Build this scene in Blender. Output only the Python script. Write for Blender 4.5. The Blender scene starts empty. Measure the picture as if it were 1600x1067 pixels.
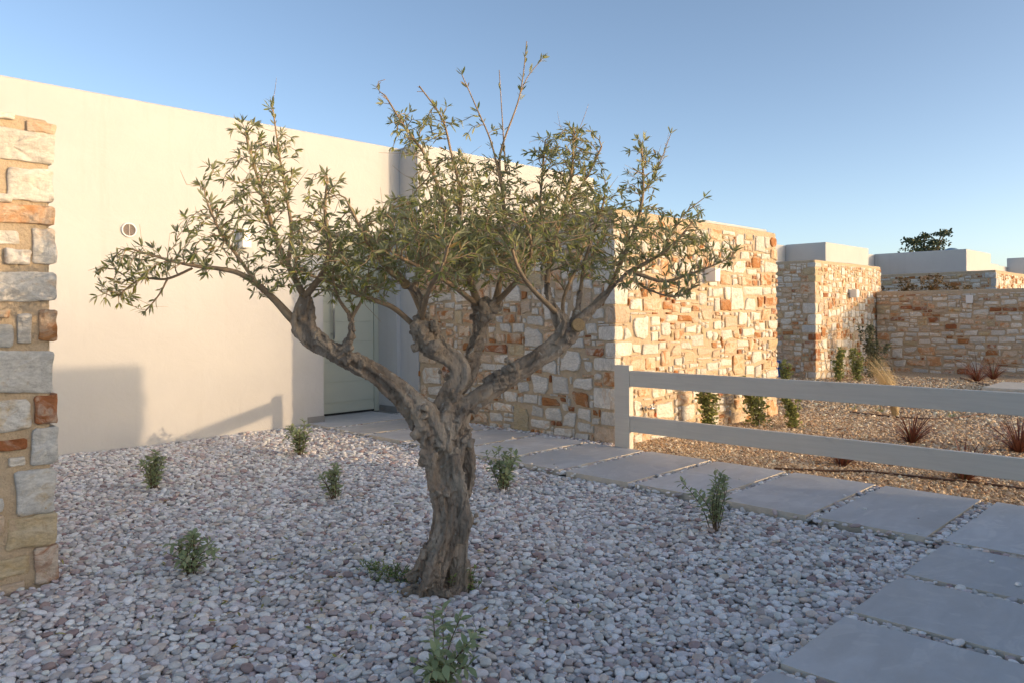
import bpy, bmesh, math, random
import numpy as np
from mathutils import Vector, Matrix, noise

# ------------------------------------------------------------------ camera, world, sun
sc = bpy.context.scene
col = sc.collection
FPX, CAM_H, ROLL, YAW, HY = 1183.0, 1.25, math.radians(0.4), math.radians(44.8), 491.5
cam_d = bpy.data.cameras.new("camera")
cam = bpy.data.objects.new("camera", cam_d); col.objects.link(cam)
cam_d.sensor_width = 36.0
cam_d.lens = FPX / 1600 * 36
cam_d.shift_y = (HY - 533.5) / 1600
cam_d.clip_start, cam_d.clip_end = 0.05, 2000
cam.location = (0, 0, CAM_H)
cam.rotation_mode = 'QUATERNION'
cam.rotation_quaternion = (Matrix.Rotation(YAW - math.pi / 2, 3, 'Z') @ Matrix.Rotation(math.pi / 2, 3, 'X')
                           @ Matrix.Rotation(-ROLL, 3, 'Z')).to_quaternion()
sc.camera = cam

SUN = Vector((0.44, -1.0, 0.1147)).normalized()          # towards the sun
world = bpy.data.worlds.new("World"); sc.world = world; world.use_nodes = True
wn = world.node_tree
bg = wn.nodes['Background']
sky = wn.nodes.new('ShaderNodeTexSky'); sky.sky_type = 'NISHITA'; sky.sun_disc = False
sky.sun_elevation = math.asin(SUN.z)
sky.sun_rotation = math.atan2(SUN.x, SUN.y)
sky.altitude = 0; sky.air_density = 0.52; sky.dust_density = 1.4; sky.ozone_density = 0.62
wn.links.new(sky.outputs[0], bg.inputs[0]); bg.inputs[1].default_value = 0.15
sun_d = bpy.data.lights.new("sun", 'SUN'); sun_d.energy = 1.0; sun_d.angle = math.radians(0.6)
sun_d.color = (1.0, 0.70, 0.41)
sun = bpy.data.objects.new("sun", sun_d); col.objects.link(sun)
sun.rotation_mode = 'QUATERNION'; sun.rotation_quaternion = SUN.to_track_quat('Z', 'Y')
sun.location = SUN * 30
vs = sc.view_settings
vs.view_transform = 'Standard'; vs.look = 'None'; vs.gamma = 1; vs.use_curve_mapping = False; vs.exposure = 1.37
sc.cycles.use_denoising = True
sc.cycles.max_bounces = 8

# ------------------------------------------------------------------ helpers
FW = np.array([math.cos(YAW), math.sin(YAW)]); RT = np.array([math.sin(YAW), -math.cos(YAW)])
def ray(px, py):
    """direction (per metre of depth) of the sight line through a point of the photograph"""
    dx, dy = px - 800, py - HY
    c, s = math.cos(ROLL), math.sin(ROLL)
    x, y = dx * c - dy * s, dx * s + dy * c
    a = FW + RT * (x / FPX)
    return Vector((a[0], a[1], -y / FPX))
def at(px, py, depth): d = ray(px, py); return Vector((0, 0, CAM_H)) + d * depth
def on_y(px, py, v): d = ray(px, py); return at(px, py, v / d.y)
def on_x(px, py, u): d = ray(px, py); return at(px, py, u / d.x)
def on_z(px, py, z): d = ray(px, py); return at(px, py, (z - CAM_H) / d.z)

def link(o, parent=None):
    col.objects.link(o)
    if parent is not None:
        o.parent = parent
        o.matrix_parent_inverse = parent.matrix_basis.inverted()     # children keep world coordinates
    return o
def mobj(name, verts, faces, mat, parent=None, smooth=False, loc=None):
    me = bpy.data.meshes.new(name)
    vv = [Vector(v) for v in verts]
    if loc is not None:
        L = Vector(loc); vv = [v - L for v in vv]
    me.from_pydata([tuple(v) for v in vv], [], faces)
    for m in (mat if isinstance(mat, (list, tuple)) else [mat]): me.materials.append(m)
    if smooth: me.polygons.foreach_set('use_smooth', [True] * len(me.polygons))
    me.update()
    o = bpy.data.objects.new(name, me)
    if loc is not None: o.location = loc
    return link(o, parent)
def empty(name, loc=(0, 0, 0)):
    o = bpy.data.objects.new(name, None); o.location = loc; o.empty_display_size = .1
    return link(o)
def tag(o, label=None, cat=None, group=None, kind=None):
    for k, v in (('label', label), ('category', cat), ('group', group), ('kind', kind)):
        if v: o[k] = v
    return o
def box_vf(x0, x1, y0, y1, z0, z1):
    v = [(x0,y0,z0),(x1,y0,z0),(x1,y1,z0),(x0,y1,z0),(x0,y0,z1),(x1,y0,z1),(x1,y1,z1),(x0,y1,z1)]
    f = [(0,3,2,1),(4,5,6,7),(0,1,5,4),(1,2,6,5),(2,3,7,6),(3,0,4,7)]
    return v, f
def join(parts):
    V, F = [], []
    for v, f in parts:
        n = len(V); V += list(v); F += [tuple(i + n for i in q) for q in f]
    return V, F
def bevel_box(name, dims, mat, parent=None, bev=.006, seg=2, jitter=0, rng=None):
    bm = bmesh.new(); v, f = box_vf(*dims)
    vs_ = [bm.verts.new(p) for p in v]
    for q in f: bm.faces.new([vs_[i] for i in q])
    if bev: bmesh.ops.bevel(bm, geom=bm.edges[:], offset=bev, segments=seg, affect='EDGES', profile=.6)
    me = bpy.data.meshes.new(name); 
    c = Vector(((dims[0]+dims[1])/2, (dims[2]+dims[3])/2, dims[4]))
    bmesh.ops.translate(bm, verts=bm.verts, vec=-c)
    bm.to_mesh(me); bm.free(); me.materials.append(mat)
    o = bpy.data.objects.new(name, me); o.location = c
    return link(o, parent)
def tube(pts, rad, sides=6, cap=True):
    """swept tube through pts with a radius per point"""
    P = [Vector(p) for p in pts]; n = len(P)
    if not hasattr(rad, '__len__'): rad = [rad] * n
    V, F = [], []
    up = None
    for i in range(n):
        t = (P[min(i+1, n-1)] - P[max(i-1, 0)])
        t = t.normalized() if t.length > 1e-9 else Vector((0,0,1))
        if up is None: up = t.orthogonal().normalized()
        a = (up - t * up.dot(t)); a = a.normalized() if a.length > 1e-6 else t.orthogonal().normalized()
        b = t.cross(a); up = a
        for k in range(sides):
            th = 2 * math.pi * k / sides
            V.append(P[i] + (a * math.cos(th) + b * math.sin(th)) * rad[i])
    for i in range(n - 1):
        for k in range(sides):
            k2 = (k + 1) % sides
            F.append((i*sides+k, i*sides+k2, (i+1)*sides+k2, (i+1)*sides+k))
    if cap:
        F.append(tuple(range(sides - 1, -1, -1))); F.append(tuple((n-1)*sides + k for k in range(sides)))
    return V, F
def smooth_path(pts, per=6):
    """Catmull-Rom through rows of numbers"""
    A = np.array(pts, float); n = len(A); out = []
    for i in range(n - 1):
        p0, p1, p2, p3 = A[max(i-1,0)], A[i], A[i+1], A[min(i+2,n-1)]
        for k in range(per):
            t = k / per
            out.append(.5*((2*p1)+(-p0+p2)*t+(2*p0-5*p1+4*p2-p3)*t*t+(-p0+3*p1-3*p2+p3)*t**3))
    out.append(A[-1]); return np.array(out)

# ------------------------------------------------------------------ materials
class NT:
    def __init__(s, name, rough=.8, spec=.3):
        s.m = bpy.data.materials.new(name); s.m.use_nodes = True
        s.t = s.m.node_tree; s.b = s.t.nodes['Principled BSDF']
        s.b.inputs['Roughness'].default_value = rough
        s.b.inputs['Specular IOR Level'].default_value = spec
    def n(s, typ, **kw):
        nd = s.t.nodes.new('ShaderNode' + typ)
        for k, v in kw.items():
            if k in nd.inputs.keys() if isinstance(k, str) else False: nd.inputs[k].default_value = v
            else: setattr(nd, k, v)
        return nd
    def l(s, a, b): s.t.links.new(a, b)
    def coords(s, kind='Object', rnd=False):
        tc = s.n('TexCoord').outputs[kind]
        if rnd:
            oi = s.n('ObjectInfo'); mp = s.n('VectorMath', operation='MULTIPLY_ADD')
            cm = s.n('CombineXYZ'); 
            for i in range(3): s.l(oi.outputs['Random'], cm.inputs[i])
            s.l(cm.outputs[0], mp.inputs[0]); mp.inputs[1].default_value = (37.1, 91.7, 53.3)
            s.l(tc, mp.inputs[2]); return mp.outputs[0]
        return tc
    def noise(s, co, scale, detail=4, rough=.55, dist=0):
        nd = s.n('TexNoise'); nd.inputs['Scale'].default_value = scale
        nd.inputs['Detail'].default_value = detail; nd.inputs['Roughness'].default_value = rough
        nd.inputs['Distortion'].default_value = dist
        s.l(co, nd.inputs['Vector']); return nd.outputs['Fac']
    def ramp(s, fac, stops, interp='LINEAR'):
        r = s.n('ValToRGB'); e = r.color_ramp; e.interpolation = interp
        while len(e.elements) < len(stops): e.elements.new(.5)
        for el, (p, c) in zip(e.elements, stops):
            el.position = p; el.color = (*c, 1) if len(c) == 3 else c
        s.l(fac, r.inputs[0]); return r.outputs[0]
    def mix(s, fac, a, b, blend='MIX'):
        m = s.n('Mix', data_type='RGBA', blend_type=blend)
        for sock, val in ((m.inputs[0], fac), (m.inputs[6], a), (m.inputs[7], b)):
            if hasattr(val, 'is_output'): s.l(val, sock)
            elif hasattr(val, '__len__'): sock.default_value = (*val, 1)
            else: sock.default_value = val
        return m.outputs[2]
    def math(s, op, a, b=0., clamp=False):
        m = s.n('Math', operation=op); m.use_clamp = clamp
        for sock, val in ((m.inputs[0], a), (m.inputs[1], b)):
            if hasattr(val, 'is_output'): s.l(val, sock)
            else: sock.default_value = val
        return m.outputs[0]
    def bump(s, h, strength=.3, dist=.01, prev=None):
        b = s.n('Bump'); b.inputs['Strength'].default_value = strength; b.inputs['Distance'].default_value = dist
        s.l(h, b.inputs['Height'])
        if prev is not None: s.l(prev, b.inputs['Normal'])
        s.l(b.outputs[0], s.b.inputs['Normal']); return b.outputs[0]
    def color(s, c):
        if hasattr(c, 'is_output'): s.l(c, s.b.inputs['Base Color'])
        else: s.b.inputs['Base Color'].default_value = (*c, 1)
        return s

def stone_mat(name, a, b, stain, amount, vein=.25, scale=7.):
    """split field stone: two tones in streaks, stain patches where the noise is high"""
    M = NT(name, .82, .25)
    co = M.coords('Object', True)
    mp = M.n('Mapping'); mp.inputs['Scale'].default_value = (1, 2.2, 1); M.l(co, mp.inputs[0])
    n1 = M.noise(mp.outputs[0], scale, 6, .6, .6)
    c = M.ramp(n1, [(.32, a), (.68, b)])
    n2 = M.noise(co, scale * .8, 7, .65, 1.4)
    th = 1 - amount
    oi = M.n('ObjectInfo')
    sh = M.math('MULTIPLY_ADD', oi.outputs['Random'], .22); 
    sh.node.inputs[2].default_value = -.11
    f = M.math('ADD', n2, sh)
    f = M.ramp(f, [(th - .10, (0,0,0)), (th + .07, (1,1,1))])
    c = M.mix(f, c, stain)
    n3 = M.noise(mp.outputs[0], scale * 5, 5, .7)
    v = M.ramp(n3, [(.35, (1 - vein,) * 3), (.6, (1, 1, 1))])
    c = M.mix(1., c, v, 'MULTIPLY')
    oj = M.math('MULTIPLY_ADD', oi.outputs['Random'], .28); oj.node.inputs[2].default_value = .84
    cc = M.n('CombineXYZ'); [M.l(oj, cc.inputs[i]) for i in range(3)]
    c = M.mix(1., c, cc.outputs[0], 'MULTIPLY')
    M.color(c)
    nb = M.noise(co, 28, 8, .65)
    b1 = M.bump(nb, .75, .02)
    M.bump(M.noise(mp.outputs[0], 90, 4, .6), .35, .006, b1)
    return M.m
MAT = {}
MAT['W'] = stone_mat('white marble stone', (.82, .77, .69), (.67, .62, .54), (.64, .44, .26), .30)
MAT['G'] = stone_mat('grey white marble stone', (.68, .665, .625), (.52, .515, .49), (.50, .37, .20), .30)
MAT['T'] = stone_mat('cream stone', (.74, .61, .47), (.66, .49, .34), (.58, .31, .15), .42)
MAT['Y'] = stone_mat('ochre stone', (.60, .46, .26), (.64, .54, .38), (.48, .26, .10), .36)
MAT['O'] = stone_mat('orange stone', (.52, .25, .10), (.46, .19, .07), (.66, .53, .39), .46)
MAT['R'] = stone_mat('rust red stone', (.36, .13, .05), (.42, .18, .08), (.62, .52, .42), .46)
M = NT('tan mortar', .95, .1); co = M.coords('Object')
c = M.ramp(M.noise(co, 9, 6, .6), [(.3, (.52, .40, .27)), (.7, (.64, .51, .36))])
c = M.mix(M.ramp(M.noise(co, 120, 3, .7), [(.4, (0,0,0)), (.75, (1,1,1))]), c, (.47, .375, .265)); M.color(c)
b1 = M.bump(M.noise(co, 30, 6, .6), .8, .03); M.bump(M.noise(co, 260, 3, .7), .5, .006, b1); MAT['mortar'] = M.m

M = NT('white plaster', .9, .15); co = M.coords('Object')
c = M.ramp(M.noise(co, 1.3, 5, .6, .3), [(.3, (.52, .515, .505)), (.7, (.56, .555, .545))])
mp = M.n('Mapping'); mp.inputs['Scale'].default_value = (3, 3, .25); M.l(co, mp.inputs[0])
c = M.mix(M.ramp(M.noise(mp.outputs[0], 2.5, 5, .6), [(.58, (0,0,0)), (.85, (.55,.55,.55))]), c, (.47, .455, .43)); M.color(c)
b1 = M.bump(M.noise(co, 3.2, 6, .6, .4), .30, .03); M.bump(M.noise(co, 170, 4, .7), .28, .004, b1); MAT['plaster'] = M.m

M = NT('grey painted timber', .45, .4); co = M.coords('Object')
c = M.ramp(M.noise(co, 2.0, 4, .6), [(.3, (.66, .595, .505)), (.7, (.70, .635, .54))]); M.color(c)
mp = M.n('Mapping'); mp.inputs['Scale'].default_value = (22, 1.2, 22); M.l(co, mp.inputs[0])
gr = M.noise(mp.outputs[0], 2.5, 5, .65, .4)
c = M.mix(M.ramp(gr, [(.35, (.45,.45,.45)), (.6, (0,0,0))]), c, (.58, .515, .43))
c = M.mix(M.ramp(M.noise(co, 5, 6, .7, .6), [(.60, (0,0,0)), (.78, (.5,.5,.5))]), c, (.50, .44, .37)); M.color(c)
M.bump(gr, .25, .004); MAT['fence'] = M.m

M = NT('slate paver top', .58, .35); co = M.coords('Object', True)
mp = M.n('Mapping'); mp.inputs['Scale'].default_value = (1.5, 4.5, 1); M.l(co, mp.inputs[0])
n1 = M.noise(mp.outputs[0], 1.6, 7, .62, .8)
c = M.ramp(n1, [(.28, (.47, .475, .485)), (.5, (.55, .555, .565)), (.74, (.63, .635, .64))])
c = M.mix(M.ramp(M.noise(co, 3.2, 3, .5, 2.2), [(.56, (0,0,0)), (.60, (.35,.35,.35)), (.75, (.12,.12,.12))]), c, (.74, .73, .71)); 
c = M.mix(M.ramp(M.noise(co, 55, 4, .7), [(.62, (0,0,0)), (.8, (.3,.3,.3))]), c, (.40, .39, .38))
c = M.mix(M.ramp(M.noise(co, 1.1, 6, .7, .5), [(.46, (0,0,0)), (.70, (.7,.7,.7))]), c, (.46, .445, .42))
oi = M.n('ObjectInfo'); tv = M.math('MULTIPLY_ADD', oi.outputs['Random'], .20); tv.node.inputs[2].default_value = .89
cv = M.n('CombineXYZ'); [M.l(tv, cv.inputs[i]) for i in range(3)]
c = M.mix(1., c, cv.outputs[0], 'MULTIPLY'); M.color(c)
M.l(M.ramp(n1, [(.3, (.5,.5,.5)), (.7, (.68,.68,.68))]), M.b.inputs['Roughness'])
b1 = M.bump(M.noise(mp.outputs[0], 6, 6, .6, .5), .25, .012); MAT['paver'] = M.m
M = NT('beige paver side', .9, .2); co = M.coords('Object', True)
c = M.ramp(M.noise(co, 14, 6, .65), [(.3, (.60, .53, .43)), (.7, (.72, .65, .55))]); M.color(c)
M.bump(M.noise(co, 50, 5, .6), .5, .01); MAT['paver_side'] = M.m

M = NT('pebbles', .62, .35)
at_ = M.n('Attribute', attribute_type='INSTANCER', attribute_name='tint')
at2 = M.n('Attribute', attribute_type='INSTANCER', attribute_name='seed')
tc = M.n('TexCoord'); ad = M.n('VectorMath', operation='MULTIPLY_ADD'); M.l(at2.outputs['Vector'], ad.inputs[0])
ad.inputs[1].default_value = (50, 50, 50); M.l(tc.outputs['Object'], ad.inputs[2])
sp = M.ramp(M.noise(ad.outputs[0], 1.6, 5, .7, .6), [(.3, (.82,.81,.80)), (.7, (1.12,1.12,1.11))])
c = M.mix(1., at_.outputs['Color'], sp, 'MULTIPLY'); M.color(c)
M.bump(M.noise(ad.outputs[0], 6, 4, .6), .15, .05); MAT['pebble'] = M.m

def simple(name, c1, c2=None, rough=.7, scale=6, bump=.2, spec=.3, metal=0):
    M = NT(name, rough, spec); co = M.coords('Object', True)
    M.color(M.ramp(M.noise(co, scale, 5, .6), [(.3, c1), (.7, c2 or c1)]))
    if bump: M.bump(M.noise(co, scale * 8, 4, .6), bump, .005)
    M.b.inputs['Metallic'].default_value = metal
    return M.m
MAT['soil'] = simple('dark soil', (.10, .085, .07), (.17, .145, .12), .95, 12, .6)
MAT['bed'] = simple('gravel bed', (.26, .25, .24), (.40, .385, .37), .95, 30, .8)
M = NT('tan gravel ground', .95, .15); co = M.coords('Object')
vo = M.n('TexVoronoi'); vo.inputs['Scale'].default_value = 55; M.l(co, vo.inputs['Vector'])
c = M.ramp(M.n('SeparateColor').outputs[0], [(0, (.38, .27, .17)), (.45, (.56, .43, .29)), (.8, (.66, .54, .39)), (1, (.74, .65, .51))])
M.l(vo.outputs['Color'], c.node.inputs[0].links[0].from_node.inputs[0])
c = M.mix(M.ramp(M.noise(co, .7, 5, .6), [(.4, (0,0,0)), (.8, (.45,.45,.45))]), c, (.46, .35, .235)); M.color(c)
M.bump(vo.outputs['Distance'], .9, .02); MAT['tan_ground'] = M.m
MAT['white_metal'] = simple('white powder coat', (.76, .75, .73), None, .4, 5, 0)
MAT['door'] = simple('sage green door paint', (.52, .54, .45), (.55, .57, .475), .38, 2, .03)
MAT['door_frame'] = simple('sage green frame paint', (.48, .50, .415), (.51, .53, .44), .4, 2, .03)
MAT['dark'] = simple('dark gap', (.03, .03, .028), None, .9, 5, 0)
MAT['steel'] = simple('brushed steel', (.55, .54, .52), (.6, .59, .57), .3, 40, .05, .5, 1)
MAT['brass'] = simple('chrome tap', (.62, .60, .56), None, .22, 20, 0, .5, 1)
MAT['orange_plastic'] = simple('orange plastic', (.65, .16, .05), None, .45, 5, 0)
MAT['grey_plinth'] = simple('grey tile plinth', (.22, .215, .21), (.27, .265, .26), .6, 9, .1)
MAT['hose'] = simple('brown irrigation pipe', (.10, .055, .035), (.15, .085, .055), .6, 20, .1)
MAT['blue'] = simple('blue plastic', (.02, .10, .42), None, .4, 5, 0)
MAT['dome'] = simple('blue dome paint', (.20, .30, .38), (.24, .34, .42), .6, 3, 0)
MAT['shade_lamp'] = simple('lamp opening', (.45, .43, .40), None, .5, 5, 0)

def leaf_mat(name, top, top2, under, rough=.5, trans=.12, spec=.35):
    M = NT(name, rough, spec)
    geo = M.n('NewGeometry'); co = M.coords('Object')
    a = M.n('Attribute', attribute_name='tint'); 
    oi = M.n('ObjectInfo')
    f = M.math('ADD', a.outputs['Fac'], M.math('MULTIPLY', oi.outputs['Random'], .001))
    c = M.ramp(f, [(0, top), (.6, top2), (.93, tuple(min(1, x * 1.5) for x in top2)), (1, (.30, .20, .06))])
    c = M.mix(geo.outputs['Backfacing'], c, under); M.color(c)
    tr = M.n('BsdfTranslucent'); M.l(c, tr.inputs['Color'])
    ms = M.n('MixShader'); ms.inputs[0].default_value = trans
    M.l(M.b.outputs[0], ms.inputs[1]); M.l(tr.outputs[0], ms.inputs[2])
    out = [n for n in M.t.nodes if n.type == 'OUTPUT_MATERIAL'][0]; M.l(ms.outputs[0], out.inputs[0])
    return M.m
MAT['olive'] = leaf_mat('olive leaf', (.15, .185, .05), (.33, .325, .10), (.37, .38, .22), .45, .34, .35)
MAT['salvia'] = leaf_mat('soft green leaf', (.23, .29, .15), (.36, .41, .21), (.40, .44, .28), .6, .2)
MAT['shrub'] = leaf_mat('bright green shrub leaf', (.22, .27, .08), (.40, .42, .14), (.40, .42, .22), .5, .25)
MAT['greyshrub'] = leaf_mat('grey green shrub leaf', (.11, .13, .085), (.19, .21, .14), (.22, .24, .17), .6, .15)
MAT['dryshrub'] = leaf_mat('dry shrub leaf', (.16, .10, .035), (.25, .16, .06), (.25, .19, .10), .6, .2)
MAT['darkleaf'] = leaf_mat('dark tree leaf', (.022, .035, .014), (.04, .06, .02), (.06, .08, .04), .5, .1)
MAT['weed'] = leaf_mat('fresh weed leaf', (.14, .22, .05), (.24, .32, .09), (.26, .34, .14), .5, .25)
MAT['blond'] = leaf_mat('blond feather grass', (.50, .36, .17), (.66, .52, .30), (.6, .48, .28), .6, .25)
MAT['redgrass'] = leaf_mat('burgundy grass', (.075, .024, .02), (.17, .055, .035), (.20, .07, .04), .5, .2)
MAT['redgreen'] = leaf_mat('green grass base', (.10, .13, .03), (.18, .18, .05), (.16, .17, .05), .5, .2)
MAT['stem'] = simple('plant stem', (.13, .085, .06), (.19, .14, .085), .8, 30, .2)
MAT['twig'] = simple('olive twig bark', (.27, .19, .12), (.42, .31, .20), .9, 18, .5)

M = NT('olive bark', .92, .15); co = M.coords('Object')
mp = M.n('Mapping'); mp.inputs['Scale'].default_value = (1, 1, .35); M.l(co, mp.inputs[0])
n1 = M.noise(mp.outputs[0], 9, 8, .65, .8)
c = M.ramp(n1, [(.28, (.16, .12, .09)), (.48, (.36, .29, .225)), (.72, (.54, .46, .37))])
c = M.mix(M.ramp(M.noise(co, 4, 5, .6, .5), [(.50, (0,0,0)), (.72, (.8,.8,.8))]), c, (.44, .33, .225))
c = M.mix(M.ramp(M.noise(co, 17, 5, .6, 1.0), [(.64, (0,0,0)), (.70, (.75,.75,.75))]), c, (.58, .56, .50))
c = M.mix(M.ramp(M.noise(mp.outputs[0], 45, 6, .7), [(.30, (.8,.8,.8)), (.45, (0,0,0))]), c, (.09, .066, .05)); M.color(c)
b1 = M.bump(M.noise(mp.outputs[0], 22, 9, .7, .6), 1., .02); M.bump(M.noise(mp.outputs[0], 95, 6, .7), .6, .008, b1)
MAT['bark'] = M.m
M = NT('cut wood', .85, .2); co = M.coords('Generated')
sx = M.n('VectorMath', operation='SUBTRACT'); M.l(co, sx.inputs[0]); sx.inputs[1].default_value = (.5, .5, .5)
ln = M.n('VectorMath', operation='LENGTH'); M.l(sx.outputs[0], ln.inputs[0])
rg_ = M.math('SINE', M.math('MULTIPLY', M.math('ADD', ln.outputs['Value'], M.math('MULTIPLY', M.noise(co, 5, 3), .10)), 75.))
c = M.mix(M.math('MULTIPLY_ADD', rg_, .3), (.50, .37, .20), (.34, .22, .11)); M.color(M.mix(M.ramp(M.noise(co, 7, 5, .7), [(.45, (0,0,0)), (.7, (.8,.8,.8))]), c, (.24, .17, .11)))
M.bump(M.noise(co, 20, 5, .6), .5, .02); MAT['cutwood'] = M.m
# ------------------------------------------------------------------ ground, beds
WALL_V, PATH_U0, PATH_U1 = 7.928, 4.60, 5.765
def nz(x, y, s, o=0.): return noise.noise(Vector((x * s + o, y * s - o, o * .37)))
TREE = Vector((2.36, 2.86, -.06))
def gz(u, v):
    """top of the grey pebble bed"""
    z = -.052 + .018 * nz(u, v, .9, 3) + .010 * nz(u, v, 2.6, 9)
    z += .022 * max(0, min(1, (v - 5.2) / 2.2)) 
    d = math.hypot(u - TREE.x, v - TREE.y)
    z += -.030 * math.exp(-(d / .28) ** 2) + .014 * math.exp(-((d - .62) / .22) ** 2)
    e = min(max(0, PATH_U0 - u), max(0, v - 1.24) if u > 1.8 else 9)
    z = z * min(1, .45 + e * 1.4) + (-.030) * (1 - min(1, .45 + e * 1.4))
    return z
def tz(u, v):
    """tan gravel beyond the fence"""
    return -.035 - .055 * max(0, min(1, (u - 5.9) / 6)) + .010 * nz(u, v, .8, 5) + .006 * nz(u, v, 3., 1)
def sheet(name, x0, x1, y0, y1, nx, ny, fn, mat):
    V = []; F = []
    for j in range(ny + 1):
        for i in range(nx + 1):
            x = x0 + (x1 - x0) * i / nx; y = y0 + (y1 - y0) * j / ny
            V.append((x, y, fn(x, y)))
    for j in range(ny):
        for i in range(nx):
            a = j * (nx + 1) + i; F.append((a, a + 1, a + nx + 2, a + nx + 1))
    return mobj(name, V, F, mat, smooth=True)
g = sheet('ground', -700, 700, -700, 700, 8, 8, lambda x, y: -.42, MAT['soil'])
tag(g, 'bare earth reaching to the horizon', None, None, 'structure')
g = sheet('gravel_bed', -6.5, PATH_U1 + .02, -6, 8.6, 120, 140, lambda x, y: gz(x, y) - .028, MAT['bed'])
tag(g, 'packed bed under the grey pebbles', None, None, 'structure')
g = sheet('tan_gravel_ground', PATH_U1 + .02, 60, -30, 46, 270, 200, lambda x, y: tz(x, y) - .006, MAT['tan_ground'])
tag(g, 'tan gravel ground beyond the fence', None, None, 'structure')

# ---- instanced pebbles
def points_obj(name, pts, rot, scl, tint, variants, mat, label):
    me = bpy.data.meshes.new(name)
    n = len(pts); me.vertices.add(n); me.vertices.foreach_set('co', np.asarray(pts, np.float32).ravel())
    for an, typ, data in (('rot', 'FLOAT_VECTOR', rot), ('scl', 'FLOAT_VECTOR', scl)):
        me.attributes.new(an, typ, 'POINT').data.foreach_set('vector', np.asarray(data, np.float32).ravel())
    a4 = np.concatenate([np.asarray(tint), np.ones((n, 1))], 1).astype(np.float32)
    me.attributes.new('tint', 'FLOAT_COLOR', 'POINT').data.foreach_set('color', a4.ravel())
    rs = np.random.RandomState(5)
    me.attributes.new('seed', 'FLOAT_VECTOR', 'POINT').data.foreach_set('vector', rs.rand(n, 3).astype(np.float32).ravel())
    me.attributes.new('idx', 'INT', 'POINT').data.foreach_set('value', rs.randint(0, len(variants), n).astype(np.int32))
    o = bpy.data.objects.new(name, me); link(o); me.materials.append(mat)
    vc = bpy.data.collections.new(name + '_shapes')
    for v in variants: vc.objects.link(v)
    ng = bpy.data.node_groups.new(name + '_scatter', 'GeometryNodeTree')
    ng.interface.new_socket('Geometry', in_out='INPUT', socket_type='NodeSocketGeometry')
    ng.interface.new_socket('Geometry', in_out='OUTPUT', socket_type='NodeSocketGeometry')
    N = ng.nodes.new
    gi, go = N('NodeGroupInput'), N('NodeGroupOutput')
    ci = N('GeometryNodeCollectionInfo'); ci.inputs[0].default_value = vc
    ci.inputs['Separate Children'].default_value = True; ci.inputs['Reset Children'].default_value = True
    ip = N('GeometryNodeInstanceOnPoints'); ip.inputs['Pick Instance'].default_value = True
    def na(nm, t):
        x = N('GeometryNodeInputNamedAttribute'); x.data_type = t; x.inputs['Name'].default_value = nm
        return x.outputs['Attribute']
    er = N('FunctionNodeEulerToRotation')
    L = ng.links.new
    L(gi.outputs[0], ip.inputs['Points']); L(ci.outputs[0], ip.inputs['Instance'])
    L(na('idx', 'INT'), ip.inputs['Instance Index'])
    L(na('rot', 'FLOAT_VECTOR'), er.inputs[0]); L(er.outputs[0], ip.inputs['Rotation'])
    L(na('scl', 'FLOAT_VECTOR'), ip.inputs['Scale']); L(ip.outputs[0], go.inputs[0])
    md = o.modifiers.new('scatter', 'NODES'); md.node_group = ng
    return tag(o, label, None, None, 'stuff')
def pebble_shape(name, seed, mat, sub=2, rough=.16, angular=False):
    bm = bmesh.new(); bmesh.ops.create_icosphere(bm, subdivisions=sub, radius=1)
    for v in bm.verts:
        p = v.co.copy()
        if angular:
            p = Vector([math.copysign(abs(c) ** .7, c) for c in p])
            p *= 1 + .35 * noise.noise(v.co * 1.4 + Vector((seed * 7.3, seed, 0)))
        else:
            p *= 1 + rough * 1.6 * noise.noise(v.co * .9 + Vector((seed * 9.1, 0, seed * 3.3)))
            p.x = math.copysign(abs(p.x) ** .92, p.x); p.z = math.copysign(abs(p.z) ** .85, p.z)
        v.co = p
    me = bpy.data.meshes.new(name); bm.to_mesh(me); bm.free(); me.materials.append(mat)
    if not angular: me.polygons.foreach_set('use_smooth', [True] * len(me.polygons))
    return bpy.data.objects.new(name, me)
def in_view(P, mx=120, my=160):
    X = P[:, 0] * RT[0] + P[:, 1] * RT[1]; D = P[:, 0] * FW[0] + P[:, 1] * FW[1]
    D = np.maximum(D, .05); px = 800 + X / D * FPX; py = HY + (CAM_H + .05) / D * FPX
    return (D > .6) & (px > -mx) & (px < 1600 + mx) & (py < 1067 + my)
PAVERS = []                                                  # (u0,u1,v0,v1)
for k, v0 in enumerate([7.44, 6.775, 6.09, 5.40, 4.72, 4.04, 3.357, 2.69, 2.012, 1.339]):
    PAVERS.append((PATH_U0 - .012 + .004 * math.sin(k * 3), PATH_U1, v0, v0 + (.60 if k else .93)))
PAVERS += [(4.60, 5.765, .655, 1.251), (4.60, 5.765, -.02, .57)]
for u0, u1 in [(3.894, 4.525), (3.244, 3.820), (2.588, 3.170), (1.93, 2.514), (1.28, 1.856)]:
    PAVERS.append((u0, u1, .04, 1.232))
def on_paver(P, m=0.):
    k = np.zeros(len(P), bool)
    for a, b, c, d in PAVERS:
        k |= (P[:, 0] > a - m) & (P[:, 0] < b + m) & (P[:, 1] > c - m) & (P[:, 1] < d + m)
    return k
rs = np.random.RandomState(11)
def layer(x0, x1, y0, y1, s, jit):
    xs = np.arange(x0, x1, s); ys = np.arange(y0, y1, s * .87)
    X, Y = np.meshgrid(xs, ys); X = X + (np.arange(len(ys)) % 2)[:, None] * s * .5
    P = np.stack([X.ravel(), Y.ravel()], 1); return P + (rs.rand(len(P), 2) - .5) * s * jit
PV, PR, PS, PT = [], [], [], []
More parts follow.
